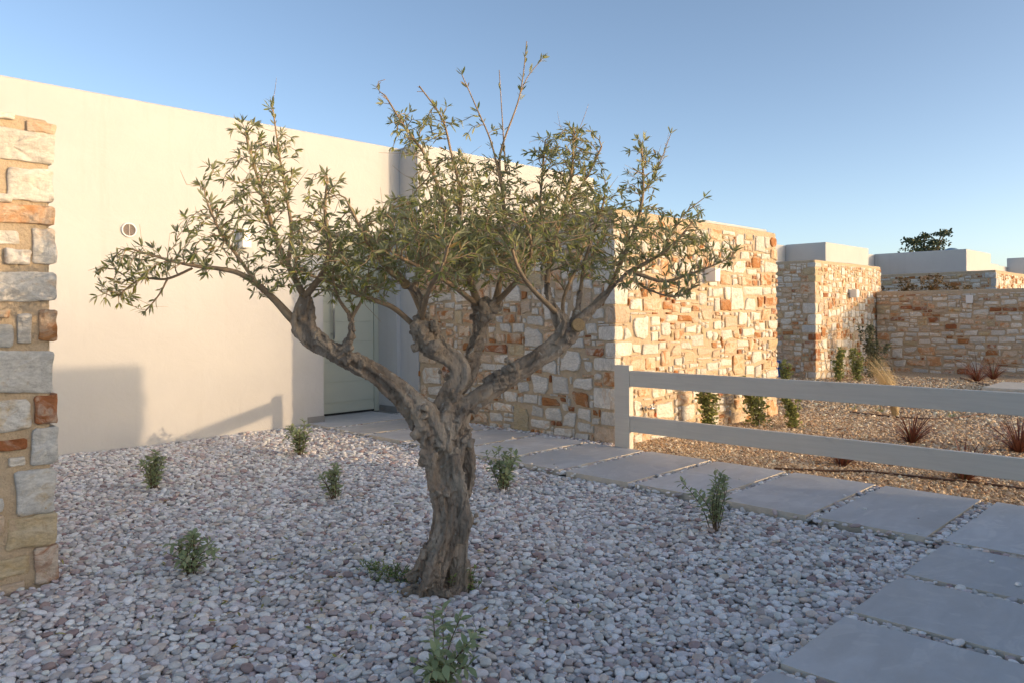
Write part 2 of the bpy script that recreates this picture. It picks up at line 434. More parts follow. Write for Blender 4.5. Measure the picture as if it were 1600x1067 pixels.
def pebble_tints(n):
    base = np.array([[.68,.655,.635],[.56,.535,.52],[.76,.735,.71],[.42,.395,.385],[.50,.41,.39],[.64,.55,.48],[.84,.82,.79],[.34,.25,.235]])
    w = np.array([.25,.18,.18,.09,.12,.07,.08,.03]); k = rs.choice(len(base), n, p=w / w.sum())
    return np.minimum(.88, base[k] * 1.14 * np.array([.98, .985, 1.0]) * rs.uniform(.82, 1.15, (n, 1)) * rs.uniform(.97, 1.03, (n, 3)))
def darts(x0, x1, y0, y1, classes, ok_fn, seed):
    """pebbles of several sizes dropped so that they touch but hardly overlap"""
    rg = np.random.RandomState(seed); cell = .04; grid = {}; out = []
    for r0, r1, n in classes:
        C = np.column_stack([rg.uniform(x0, x1, n), rg.uniform(y0, y1, n)]); C = C[ok_fn(C)]; Rr = rg.uniform(r0, r1, len(C))
        for (x, y), r in zip(C.tolist(), Rr.tolist()):
            gx, gy = int(x / cell), int(y / cell); hit = False
            for a in (gx - 1, gx, gx + 1):
                for b in (gy - 1, gy, gy + 1):
                    for (qx, qy, qr) in grid.get((a, b), ()):
                        if (qx - x) ** 2 + (qy - y) ** 2 < ((qr + r) * .80) ** 2: hit = True; break
                    if hit: break
                if hit: break
            if not hit: grid.setdefault((gx, gy), []).append((x, y, r)); out.append((x, y, r))
    return np.array(out)
def pebble_ok(P):
    gap = ((P[:, 0] > PATH_U0 - .03) | ((P[:, 1] < 1.25) & (P[:, 0] > 1.25)))
    ok = in_view(P) & ~on_paver(P, .004) & ~(gap & on_paver(P, .013))
    ok &= ~((P[:, 0] > PATH_U1 - .02) & ((P[:, 1] < 4.46)))               # tan gravel side
    ok &= ~((P[:, 0] < 1.05) & (P[:, 1] > 4.20) & (P[:, 1] < 4.68))       # inside the left stone wall
    return ok & (P[:, 0] < 5.90) & (P[:, 1] < WALL_V - .005) & (P[:, 1] > .02)
T1 = darts(-3.0, 5.92, .2, 7.94, [(.0195, .026, 14000), (.015, .0195, 60000), (.011, .015, 120000), (.0085, .011, 120000)], pebble_ok, 1)
T2 = layer(-3.0, 5.92, .2, 7.94, .026, 1.2); T2 = T2[pebble_ok(T2)]; T2 = np.column_stack([T2, rs.uniform(.012, .019, len(T2))])
for li, T in enumerate((T1, T2)):
    P, r = T[:, :2], T[:, 2]; n = len(P); dz = (0., -.014)[li]
    gap = ((P[:, 0] > PATH_U0 - .03) | ((P[:, 1] < 1.25) & (P[:, 0] > 1.25)))
    z = np.array([gz(x, y) for x, y in P]) + dz + rs.normal(0, .003, n) + (r - .015) * .35
    z[gap] = -.011 + dz + rs.normal(0, .004, gap.sum())
    PV.append(np.column_stack([P, z]))
    tilt = rs.normal(0, .17, (n, 2)); big = rs.rand(n) < .10; tilt[big] *= 3
    PR.append(np.column_stack([tilt, rs.rand(n) * 6.283]))
    e = rs.uniform(.62, .98, n); a = r / np.sqrt(e); b = r * np.sqrt(e); c = np.sqrt(a * b) * rs.uniform(.42, .66, n)
    PS.append(np.column_stack([a, b, c])); PT.append(pebble_tints(n))
k = 0
while k < 42:
    a, b, c, d = PAVERS[rs.randint(3, len(PAVERS))]; q = np.array([rs.uniform(a, b), rs.uniform(c, d)]); e = min(q[0] - a, b - q[0], q[1] - c, d - q[1])
    if e > .22 * rs.rand() ** 2 + .01 and rs.rand() < .8: continue
    r = rs.uniform(.006, .014); PV.append(np.array([[q[0], q[1], r * .5]])); PR.append(np.array([[rs.normal(0, .1), rs.normal(0, .1), rs.rand() * 6.28]]))
    PS.append(np.array([[r * 1.1, r * .85, r * .55]])); PT.append(pebble_tints(1)); k += 1
print('PEBBLES', len(T1), len(T2))
shapes = [pebble_shape('pebble_shape', i + 1, MAT['pebble']) for i in range(8)]
points_obj('grey_pebbles', np.concatenate(PV), np.concatenate(PR), np.concatenate(PS), np.concatenate(PT), shapes, MAT['pebble'],
           'smooth grey and mauve pebbles covering the bed around the olive tree')
# tan chips beyond the fence
PV, PR, PS, PT = [], [], [], []
for x0, x1, s, mean in [(5.76, 7.6, .021, .0105), (7.6, 10.0, .027, .0125), (10.0, 17.0, .045, .017)]:
    P = layer(x0, x1, -1.5, 7.2, s, 1.2); P = P[in_view(P, 60, 60)]
    ok = ~((P[:, 0] < 9.42) & (P[:, 1] > 4.455)) & ~on_paver(P, .002) & ~((P[:, 1] > 6.38) & (P[:, 0] > 15.1))
    P = P[ok]; n = len(P)
    a = np.clip(rs.lognormal(math.log(mean), .35, n), mean * .5, mean * 2.2)
    z = np.array([tz(x, y) for x, y in P]) + rs.normal(0, .003, n)
    PV.append(np.column_stack([P, z])); PR.append(np.column_stack([rs.normal(0, .5, (n, 2)), rs.rand(n) * 6.283]))
    PS.append(np.column_stack([a, a * rs.uniform(.6, .95, n), a * rs.uniform(.35, .75, n)]))
    base = np.array([[.47,.345,.215],[.57,.445,.30],[.37,.255,.155],[.64,.55,.42],[.28,.175,.105],[.46,.29,.155]])
    k = rs.choice(6, n, p=[.3,.24,.18,.13,.09,.06]); PT.append(np.minimum(.85, base[k] * 1.32 * rs.uniform(.8, 1.15, (n, 1))))
shapes = [pebble_shape('chip_shape', i + 1, MAT['pebble'], 1, .2, True) for i in range(6)]
points_obj('tan_gravel_chips', np.concatenate(PV), np.concatenate(PR), np.concatenate(PS), np.concatenate(PT), shapes, MAT['pebble'],
           'tan crushed stone chips covering the ground beyond the fence')

# ---- path of slabs
V, F = join([box_vf(PATH_U0, PATH_U1, -.02, 8.37, -.25, -.058), box_vf(1.25, PATH_U0, .0, 1.24, -.25, -.056)])
path = tag(mobj('path', V, F, MAT['bed']), 'stone slab path turning towards the door', None, None, 'structure')
rng = random.Random(4)
for (a, b, c, d) in PAVERS:
    bm = bmesh.new(); v, f = box_vf(a, b, c, d, -.052, rng.uniform(-.001, .002))
    cx = Vector(((a + b) / 2, (c + d) / 2, -.052))
    vs_ = [bm.verts.new(Vector(p) - cx) for p in v]
    fs = [bm.faces.new([vs_[i] for i in q]) for q in f]
    for fc in fs: fc.material_index = 1
    fs[1].material_index = 0
    bmesh.ops.subdivide_edges(bm, edges=[e for e in bm.edges if abs(e.verts[0].co.z - e.verts[1].co.z) < 1e-3], cuts=14, use_grid_fill=True)
    for vv in bm.verts:                                             # hand-cut, slightly ragged edges
        side = abs(abs(vv.co.x) - (b - a) / 2) < 1e-3 or abs(abs(vv.co.y) - (d - c) / 2) < 1e-3
        if side:
            q = vv.co + cx; k = .0028 * nz(q.x + q.z * 3, q.y, 21, 2)
            vv.co.x += k * (1 if vv.co.x > 0 else -1); vv.co.y += k * (1 if vv.co.y > 0 else -1)
    me = bpy.data.meshes.new('paver'); bm.to_mesh(me); bm.free()
    me.materials.append(MAT['paver']); me.materials.append(MAT['paver_side'])
    o = bpy.data.objects.new('paver', me); o.location = cx
    o.rotation_euler = (rng.uniform(-.002, .002), rng.uniform(-.002, .002), rng.uniform(-.003, .003)); link(o, path)

# ------------------------------------------------------------------ white house with the door
U2, V2, TOP = 5.93, 7.547, 3.404
house = empty('white_house', (3.0, WALL_V, -.2))
tag(house, 'large white plastered house with sage green door behind the olive tree', 'house')
D0, D1, REC, LINT = 4.80, 5.872, 8.375, 2.25
def wall_box(name, d, parent, bev=.012): return bevel_box(name, d, MAT['plaster'], parent, bev)
X = (-7, D0, D1, U2 + .3); Z = (-.3, LINT, TOP); YB = 8.6; e_ = .014
V = [(x, WALL_V, z) for z in Z[:2] for x in X] + [(x, WALL_V, TOP - e_) for x in X] + [(x, WALL_V + e_, TOP) for x in X] + [(x, YB, z) for z in Z for x in X]
F = [(0, 1, 5, 4), (2, 3, 7, 6)] + [(4 + k, 5 + k, 9 + k, 8 + k) for k in range(3)] + [(8 + k, 9 + k, 13 + k, 12 + k) for k in range(3)] + [(12 + k, 13 + k, 25 + k, 24 + k) for k in range(3)]
F += [(1, 17, 21, 5), (18, 2, 6, 22), (5, 21, 22, 6), (0, 4, 20, 16), (4, 8, 12, 24, 20)]
mobj('wall', V, F, MAT['plaster'], house)
wall_box('wall', (-7, 9.47, 8.62, 14, -.3, TOP - .02), house)
wall_box('wall', (U2, 9.475, V2, 8.61, -.3, TOP), house)
wall_box('step_wall', (9.3, 9.9, 8.2, 13, -.3, 2.9), house)
# plinths
bevel_box('plinth', (4.585, D0 + .006, WALL_V - .010, WALL_V + .05, -.05, .072), MAT['grey_plinth'], house, .004)
bevel_box('plinth', (D1 - .010, D1 + .06, WALL_V - .008, REC - .07, -.002, .080), MAT['grey_plinth'], house, .004)
# door set back in the opening
door = bevel_box('door', (D0 + .05, D1 - .075, REC - .035, REC + .01, .035, 2.19), MAT['door'], house, .003)
fr = join([box_vf(D1 - .073, D1 - .002, REC - .05, REC + .03, .0, 2.245), box_vf(D0 + .002, D0 + .048, REC - .05, REC + .03, .0, 2.245),
           box_vf(D0 + .048, D1 - .073, REC - .05, REC + .03, 2.195, 2.245)])
mobj('door_frame', fr[0], fr[1], MAT['door_frame'], house)
mobj('backing', *box_vf(D0, D1, REC + .03, REC + .06, -.1, 2.26), MAT['dark'], house)
for k in range(8):                                                 # horizontal boards of the door leaf, joints recessed
    z0 = .16 + k * .253; z1 = min(z0 + .249, 2.186)
    bevel_box('panel', (D0 + .052, D1 - .078, REC - .043, REC - .036, z0, z1), MAT['door'], door, .0015, 1)
mobj('kick_plate', [(D0+.05, REC-.05, .04), (D1-.078, REC-.05, .04), (D1-.078, REC-.0435, .135), (D0+.05, REC-.0435, .135), (D0+.05, REC-.05, .028), (D1-.078, REC-.05, .028)],
     [(0,1,2,3), (4,5,1,0)], MAT['door_frame'], door)
mobj('threshold_gap', *box_vf(D0 + .01, D1 - .075, REC - .046, REC - .002, .004, .026), MAT['dark'], door)
h0 = on_y(521, 545, REC - .09); 
hv = join([tube([(h0.x, REC - .10, .95), (h0.x, REC - .10, 1.75)], .013, 10), tube([(h0.x, REC - .10, 1.02), (h0.x, REC - .04, 1.02)], .007, 8),
           tube([(h0.x, REC - .10, 1.68), (h0.x, REC - .04, 1.68)], .007, 8)])
mobj('handle', hv[0], hv[1], MAT['steel'], door, True)
# round vent grille
vc = on_y(201, 360, WALL_V); vent = empty('vent_grille', (vc.x, WALL_V, vc.z)); 
tag(vent, 'small round white vent grille high on the white wall', 'vent')
def ring(c, r0, r1, y0, y1, n=40):
    V, F = [], []
    for k in range(n):
        t = 2 * math.pi * k / n; cs, sn = math.cos(t), math.sin(t)
        V += [(c.x + r1*cs, y1, c.z + r1*sn), (c.x + r1*cs, y0+.004, c.z + r1*sn), (c.x + (r1-.004)*cs, y0, c.z + (r1-.004)*sn), (c.x + r0*cs, y0, c.z + r0*sn), (c.x + r0*cs, y1, c.z + r0*sn)]
    for k in range(n):
        a, b = 5*k, 5*((k+1) % n)
        for q in range(4): F.append((a+q, a+q+1, b+q+1, b+q))
    return V, F
mobj('rim', *ring(vc, .059, .071, WALL_V - .022, WALL_V), MAT['white_metal'], vent)
disc = [(vc.x + .06*math.cos(t*math.pi/16), WALL_V - .003, vc.z + .06*math.sin(t*math.pi/16)) for t in range(32)]
mobj('backing', disc, [tuple(range(32))], MAT['hose'], vent)
for k in range(-5, 6):
    z = vc.z + k * .0108; hw = math.sqrt(max(0, .058**2 - (k * .0108)**2))
    mobj('slat', [(vc.x-hw, WALL_V-.016, z-.0018), (vc.x+hw, WALL_V-.016, z-.0018), (vc.x+hw, WALL_V-.006, z+.0018), (vc.x-hw, WALL_V-.006, z+.0018),
                  (vc.x-hw, WALL_V-.014, z-.0026), (vc.x+hw, WALL_V-.014, z-.0026), (vc.x+hw, WALL_V-.004, z+.0010), (vc.x-hw, WALL_V-.004, z+.0010)],
         [(0,1,2,3), (7,6,5,4), (0,4,5,1), (3,2,6,7), (1,5,6,2), (0,3,7,4)], MAT['white_metal'], vent)
mobj('bar', *box_vf(vc.x - .0015, vc.x + .0015, WALL_V - .02, WALL_V - .014, vc.z - .057, vc.z + .057), MAT['white_metal'], vent)
# wall lamps: a box on a back plate, open above and below
def wall_lamp(c, axis, label, w=.085, h=.20, d=.10):
    e = tag(empty('wall_lamp', c), label, 'lamp', 'white wall lamps')
    def B(nm, a0, a1, d0, d1, z0, z1, m):
        if axis == 'y': dm = (c[0]+a0, c[0]+a1, c[1]-d1, c[1]-d0, c[2]+z0, c[2]+z1)
        else: dm = (c[0]-d1, c[0]-d0, c[1]+a0, c[1]+a1, c[2]+z0, c[2]+z1)
        bevel_box(nm, dm, m, e, .003, 1)
    B('back_plate', -w*.45, w*.45, 0, .014, -h*.46, h*.46, MAT['white_metal'])
    B('housing', -w/2, w/2, .0145, d, -h/2, h/2, MAT['white_metal'])
    B('diffuser', -w*.36, w*.36, .03, d-.02, -h/2-.003, -h/2+.004, MAT['shade_lamp'])
    B('diffuser', -w*.36, w*.36, .03, d-.02, h/2-.004, h/2+.003, MAT['shade_lamp'])
p = on_y(382, 373, WALL_V - .05); wall_lamp((p.x, WALL_V, p.z), 'y', 'white box wall lamp on the plain white house wall', .10, .21, .11)

# ------------------------------------------------------------------ rubble stone walls
def outline(w, h, rng, fine, irr=.26):
    """irregular polygon inside a w x h cell, centred on 0"""
    m = min(w, h); q = []
    for sx, sy in ((-1, -1), (1, -1), (1, 1), (-1, 1)):
        q.append(Vector((sx * (w/2 - rng.random()**1.6 * irr * m), sy * (h/2 - rng.random()**1.6 * irr * m))))
    pts = []
    for i in range(4):
        p0, p1 = q[i], q[(i+1) % 4]; pv = q[i-1]
        ch = (rng.uniform(.03, .12) if rng.random() < .72 or irr < .15 else rng.uniform(.2, .38)) * m
        pts.append(p0 + (pv - p0).normalized() * ch); pts.append(p0 + (p1 - p0).normalized() * ch * rng.uniform(.5, 1.2))
        e = p1 - p0; nrm = Vector((e.y, -e.x)).normalized()
        for t in ((.38, .66) if e.length > .16 else (.5,)):
            pts.append(p0 + e * (t + rng.uniform(-.08, .08)) + nrm * rng.uniform(-.055, .03) * m)
    if fine:                                                        # resample with a ragged edge
        P = pts + [pts[0]]; L = [0]
        for a, b in zip(P, P[1:]): L.append(L[-1] + (b - a).length)
        n = max(28, int(L[-1] / .016)); out = []; j = 0; s0 = rng.uniform(0, 99)
        for k in range(n):
            s = L[-1] * k / n
            while L[j+1] < s: j += 1
            p = P[j].lerp(P[j+1], (s - L[j]) / max(1e-6, L[j+1] - L[j]))
            r = noise.noise(Vector((p.x * 22 + s0, p.y * 22, s0))) * .005 + noise.noise(Vector((p.x * 70 + s0, p.y * 70, s0))) * .0022
            out.append(p + p.normalized() * r)
        pts = out
    return pts
def stone_mesh(w, h, rng, fine=False, proud=.018, back=.05, irr=.24):
    pts = outline(w, h, rng, fine, irr); n = len(pts); m = min(w, h)
    rings = [(1.0, -back, 0), (1.0, proud - (.0045 if fine else .007), .003)] + ([(.972, proud - .0005, .003), (.80, proud + .002, .006), (.52, proud + .003, .007), (.26, proud + .004, .007)] if fine
             else [(1 - .020 / m if m > .06 else .75, proud, .003), (.5, proud + .002, .006 if m > .1 else .003)])
    s0 = rng.uniform(0, 99); V, F = [], []
    tx, ty = rng.uniform(-.06, .06), rng.uniform(-.06, .06)
    def hz(p, amp):
        return (noise.noise(Vector((p.x * 9 + s0, p.y * 13, s0))) * 1.6 + .8 * noise.noise(Vector((p.x * 34, p.y * 40 + s0, s0)))) * amp + tx * p.x + ty * p.y
    for k, (sc_, z, amp) in enumerate(rings):
        for p in pts:
            q = p * sc_; V.append((q.x, q.y, z + (hz(q, amp * (2.3 if fine else 1.2)) if k else 0)))
    V.append((0, 0, proud + .004 + hz(Vector((0, 0)), .004)))
    for k in range(len(rings) - 1):
        for i in range(n):
            j = (i + 1) % n; F.append((k*n+i, k*n+j, (k+1)*n+j, (k+1)*n+i))
    c = len(V) - 1; b = (len(rings) - 1) * n
    for i in range(n): F.append((b+i, b+(i+1) % n, c))
    return V, F
def pick(rng, palette):
    r = rng.random() * sum(w for _, w in palette)
    for m, w in palette:
        r -= w
        if r <= 0: return m
    return palette[0][0]
def pack(w, h, seeds, rng, classes, cell=.028, block=()):
    nx, ny = int(w / cell), int(h / cell); occ = np.zeros((ny, nx), bool); out = []
    for (x0, x1, y0, y1) in block: occ[max(0, int(round(y0/cell))):int(round(y1/cell)), max(0, int(round(x0/cell))):int(round(x1/cell))] = True
    for (x0, x1, y0, y1, m) in seeds:
        a, b = max(0, int(round(x0/cell))), min(nx, int(round(x1/cell))); c, d = max(0, int(round(y0/cell))), min(ny, int(round(y1/cell)))
        while b > a and d > c and occ[c:d, a:b].any():             # trim where seeds collide
            s = [occ[c:d, a].sum(), occ[c:d, b-1].sum(), occ[c, a:b].sum(), occ[d-1, a:b].sum()]
            k = int(np.argmax(s)); a, b, c, d = a + (k == 0), b - (k == 1), c + (k == 2), d - (k == 3)
            if max(s) == 0: b = a
        if b - a < 2 or d - c < 2: continue
        occ[c:d, a:b] = True; out.append((a*cell, b*cell, c*cell, d*cell, m))
    for (w0, w1, h0, h1, tries) in classes:
        for _ in range(tries):
            bw, bh = max(2, int(rng.uniform(w0, w1) / cell)), max(2, int(rng.uniform(h0, h1) / cell))
            if bw >= nx or bh >= ny: continue
            a, c = rng.randrange(0, nx - bw + 1), rng.randrange(0, ny - bh + 1)
            if occ[c:c+bh, a:a+bw].any(): continue
            # settle: slide down and left so that stones sit close
            while c > 0 and not occ[c-1, a:a+bw].any(): c -= 1
            while a > 0 and not occ[c:c+bh, a-1].any(): a -= 1
            occ[c:c+bh, a:a+bw] = True; out.append((a*cell, (a+bw)*cell, c*cell, (c+bh)*cell, None))
    for j in range(ny):                                              # fillers
        for i in range(nx):
            if occ[j, i]: continue
            bw = bh = 1
            mxw, mxh = rng.choice(((5, 3), (4, 3), (6, 2), (3, 4)))
            while bw < mxw and i + bw < nx and not occ[j, i+bw]: bw += 1
            while bh < mxh and j + bh < ny and not occ[j+bh, i:i+bw].any(): bh += 1
            occ[j:j+bh, i:i+bw] = True
            if bw * bh >= 3 and min(bw, bh) >= 1 and rng.random() < .9: out.append((i*cell, (i+bw)*cell, j*cell, (j+bh)*cell, None))
    return out
PAL_LIT = [('W', 50), ('T', 26), ('Y', 7), ('O', 13), ('R', 4)]
PAL_FAR = [('W', 42), ('T', 25), ('Y', 7), ('O', 13), ('R', 9), ('G', 4)]
RUBBLE = [(.22, .34, .18, .28, 40), (.14, .26, .12, .2, 700), (.10, .18, .09, .15, 1600), (.07, .13, .06, .1, 2200)]
COURSED = [(.25, .42, .16, .26, 36), (.18, .34, .10, .17, 800), (.12, .2, .075, .12, 1600), (.08, .14, .055, .09, 1500)]
def stone_face(root, org, a_dir, n_dir, w, h, rng, seeds=(), classes=RUBBLE, palette=PAL_LIT, gap=.0035, fine=False, block=(), cell=.028, keep=None, proud=.018):
    """stones on one face of a wall; org is the lower left corner seen from outside. Returns the count."""
    a_dir, n_dir, up = Vector(a_dir), Vector(n_dir), Vector((0, 0, 1))
    R = Matrix((a_dir, up, n_dir)).transposed().to_4x4()
    cells = pack(w, h, seeds, rng, classes, cell, block)
    cells.sort(key=lambda c: -(c[1]-c[0]) * (c[3]-c[2]))
    small = {}
    for k, (x0, x1, y0, y1, m) in enumerate(cells):
        sw, sh = x1 - x0 - gap * 2, y1 - y0 - gap * 2
        if sw < .016 or sh < .014: continue
        V, F = stone_mesh(sw, sh, rng, fine, proud * rng.uniform(.75, 1.25))
        c = Vector(org) + a_dir * ((x0 + x1) / 2) + up * ((y0 + y1) / 2)
        MX = Matrix.Translation(c) @ R
        mk = m or pick(rng, palette)
        if keep is not None and k >= keep:
            small.setdefault(mk, []).append(([MX @ Vector(v) for v in V], F)); continue
        me = bpy.data.meshes.new('stone'); me.from_pydata(V, [], F); me.materials.append(MAT[mk])
        
        o = bpy.data.objects.new('stone', me); link(o, root); o.matrix_basis = MX
    for mk in small:
        o = mobj('small_stones', *join(small[mk]), MAT[mk], root); o['kind'] = 'stuff'
def quoin(root, corner, la, lb, z0, z1, mk, rng, sa=1):
    """corner stone that shows on the face along +x (la) and on the face along +y (lb)"""
    g = .008; n = 4; V, idx, F = [], {}, []
    s0 = rng.uniform(0, 99); L = (la - g, lb - g, z1 - z0 - 2 * g)
    def vid(i, j, k):
        key = (i, j, k)
        if key not in idx:
            p = Vector((i / n * L[0], j / n * L[1], k / n * L[2]))
            d = Vector((noise.noise(p * 9 + Vector((s0, 0, 0))), noise.noise(p * 9 + Vector((0, s0, 0))), noise.noise(p * 9 + Vector((0, 0, s0))))) * .009
            ex = sum(1 for q in key if q in (0, n))
            if ex >= 2:                                             # ease edges and corners
                ce = Vector((L[0]/2, L[1]/2, L[2]/2)); d += (ce - p).normalized() * (.006 if ex == 2 else .014)
            idx[key] = len(V); V.append(p + d)
        return idx[key]
    for a in range(n):
        for b in range(n):
            F += [(vid(a,b,0), vid(a,b+1,0), vid(a+1,b+1,0), vid(a+1,b,0)), (vid(a,b,n), vid(a+1,b,n), vid(a+1,b+1,n), vid(a,b+1,n)),
                  (vid(a,0,b), vid(a+1,0,b), vid(a+1,0,b+1), vid(a,0,b+1)), (vid(a,n,b), vid(a,n,b+1), vid(a+1,n,b+1), vid(a+1,n,b)),
                  (vid(0,a,b), vid(0,a,b+1), vid(0,a+1,b+1), vid(0,a+1,b)), (vid(n,a,b), vid(n,a+1,b), vid(n,a+1,b+1), vid(n,a,b+1))]
    c = Vector((corner[0], corner[1], z0 + g)); cen = Vector((L[0]/2, L[1]/2, L[2]/2))
    o = mobj('stone', [v + c for v in V], F, MAT[mk], root, False, c + cen)
def quoins(root, corner, z0, z1, rng, given=(), palette=PAL_LIT):
    """stack of corner stones; given = (z0,z1,la,lb,mat). Returns blocked strips (z0,z1,la,lb)."""
    done = []
    for q in given: quoin(root, corner, q[2], q[3], q[0], q[1], q[4], rng); done.append(q[:4])
    z = z0; flip = 0
    while z < z1 - .05:
        hit = [q for q in done if q[0] - .05 < z < q[1] - .01]
        if hit: z = max(q[1] for q in hit); continue
        nxt = min([q[0] for q in done if q[0] > z + .01] + [z1])
        h = min(rng.uniform(.12, .26), nxt - z)
        if nxt - (z + h) < .07: h = nxt - z
        la, lb = (rng.uniform(.2, .32), rng.uniform(.12, .2)) if flip else (rng.uniform(.11, .18), rng.uniform(.2, .32))
        flip = 1 - flip
        quoin(root, corner, la, lb, z, z + h, pick(rng, palette), rng); done.append((z, z + h, la, lb)); z += h
    return done
def core(root, boxes, name='mortar_core', bev=.03):
    for d in boxes:
        o = bevel_box(name, d, MAT['mortar'], root, bev, 3)
        me = o.data; bm = bmesh.new(); bm.from_mesh(me)
        for _ in range(6):                                           # uneven top
            es = [e for e in bm.edges if e.calc_length() > .25]
            if not es: break
            bmesh.ops.subdivide_edges(bm, edges=es, cuts=1, use_grid_fill=True)
        ht = max(v.co.z for v in bm.verts)
        for v in bm.verts:
            if v.co.z > ht - .06: v.co.z += .010 * nz(v.co.x + o.location.x, v.co.y + o.location.y, 5, 4)
        bm.to_mesh(me); bm.free()
# ---- the big stone-clad block beside the door
EU, EV, EU1, EV1, ETOP, PR_ = 5.906, 4.461, 9.375, 7.535, 2.28, .016
blk = tag(empty('stone_wall', (EU, EV, -.15)), 'tall sunlit rubble stone wall right behind the olive tree, beside the fence', 'wall')
core(blk, [(EU + PR_, EU1, EV + PR_, EV + .46, -.25, ETOP), (EU + PR_ + .001, EU + .47, EV + .4, EV1, -.25, ETOP - .003)])
rng = random.Random(21)
def zq(y0, y1): return (on_y(962, y1, EV).z, on_y(962, y0, EV).z)
def la_(px): return on_y(px, 500, EV).x - EU
def lb_(px): return on_x(px, 500, EU).y - EV
GQ = []
for (y0, y1, pa, pb, m) in [(477.5, 506.5, 985.5, 945, 'T'), (508.5, 533.5, 974, 933, 'W'), (533.8, 558, 988.5, 944, 'W'), (558.4, 581, 971, 926, 'W'),
                            (581.3, 605, 968, 940, 'O'), (605.3, 641, 973, 925, 'W'), (643, 667, 972, 936, 'W'), (668, 697, 978, 925, 'T'), (334, 356, 974, 944, 'T')]:
    z0, z1 = zq(y0, y1); GQ.append((z0, z1, la_(pa), lb_(pb), m))
Q = quoins(blk, (EU, EV), -.2, ETOP - .05, rng, GQ)
ZB = -.22
lit = """1087.6,356,1106,371 W|1111,356,1128,374.6 T|1129,356,1149,366 W|1104.5,375.4,1125.6,389 W|1150,363.6,1164,387 W|1167,363.6,1177,376 Y|1179.5,364,1195.6,394 W
1196.4,368,1203,389 W|1204,371,1217,388 O|1205,391,1217,405.8 O|1189.7,395.7,1204,405 W|1158.5,396.5,1172,405.8 W|1176,405,1191,417.6 O|1195.6,408,1217,428.6 W
1124.7,412.6,1145.8,427.7 W|1146.6,410,1165,428.6 W|1168.6,421.8,1183,430 W|1189.7,431,1206.5,447 O|1160,433.6,1176,446 O|1127,430,1144,446 T|1144,447,1162.7,485 W
1164,448,1191,461.5 W|1191.4,449.7,1205,460 W|1199,460,1217,477.5 O|1207,481,1216,492.7 R|1166,463,1182,486 W|1182,465,1194.7,483 O|1126.4,470,1143,484 O|1118,468,1125.6,485 W
1115.4,450.5,1130.6,464 W|1132,449.7,1142.4,465.7 W|1177,486,1189,500 W|1190.5,484,1204,497.8 T|1200,497,1216,512 W|1133,495,1153.4,510 T|1154,489,1167.7,508.7 W|1097.7,482.6,1114.6,502 T
1113,502,1127,515.5 W|1102.8,516,1116,532 W|1128,513,1144,529 W|1162.7,515.4,1179.5,526.4 W|1181,519.6,1190.5,526.4 O|1201.5,528,1216.7,545 Y|1134,531.5,1151.7,552 O|1153.4,530.6,1169.4,541.6 W
1082.5,524.7,1099.4,541.6 W|1091.8,545,1113,555 T|1144,553,1164.4,584.6 T|1177,547.5,1191.4,565 W|1128,558.5,1143.3,572 W|1105.3,567.7,1122,578.7 W|1179.5,567.7,1190.5,588 W|1165,569.4,1179,586 W
1201.5,576,1216.7,588.8 W|1199,621.7,1216.7,653.8 T|988,494,1016,533 W|1017.3,492.4,1032,505.3 W|1030.8,508,1048.8,529.5 W|1042,492.4,1058,507 W|1059.5,494.6,1080.3,504 O|1071.3,507.5,1087.6,520 W
1055,519.4,1070,531.7 O|1003.9,534.5,1029.7,553.7 W|974.6,512,986.4,529.5 W|988.7,539,1001.6,553.7 W|1064.6,532.3,1080.3,547 W|1051,538.5,1063.5,554.8 T|1034.2,546.3,1050,570 O|987.5,557,1006.7,576 T
1008,557.6,1025,577 T|1055,558,1066.8,572.8 W|1070,549,1091,567 T|986,468.5,1005,485 W|1006,469,1035,485 T|1037,471,1050,485 O|1051,478,1062,488 O|1066,480,1081,494 W|1082.6,478,1090.6,487.6 O
972.7,463.8,985,475 W|1003,451.8,1012.5,463.8 O|976,441.5,1002,457.4 W|1046.8,435,1058,449.4 O|1049,346,1070,363.4 T|1055.5,457.4,1089.8,471 W|976,336.4,986,354 W
990.6,625.6,1005.6,651.8 W|1026,629,1052.5,652 W|1065.6,632,1088,657.5 W|1018.7,607,1039,620 W|996,607,1017,623.7 T|1060,616,1082.5,631 O|1142.5,644,1165,665 T|992.5,676,1002,698 W|1003.7,676,1015,699 T|1018.7,680,1041,695 W"""
def seeds_from(txt, conv):
    out = []
    for s in txt.replace('\n', '|').split('|'):
        b, m = s.split(); x0, y0, x1, y1 = map(float, b.split(','))
        out.append(conv(x0, y0, x1, y1) + (m,))
    return out
def conv_lit(x0, y0, x1, y1):
    xm, ym = (x0 + x1) / 2, (y0 + y1) / 2
    return (on_y(x0, ym, EV).x - EU - .012, on_y(x1, ym, EV).x - EU + .012, on_y(xm, y1, EV).z - ZB - .012, on_y(xm, y0, EV).z - ZB + .012)
bl = [(-.1, q[2], q[0] - ZB, q[1] - ZB) for q in Q]
stone_face(blk, (EU, EV + PR_, ZB), (1, 0, 0), (0, -1, 0), EU1 - EU + .012, ETOP - .045 - ZB, rng, seeds_from(lit, conv_lit), block=bl, keep=178)
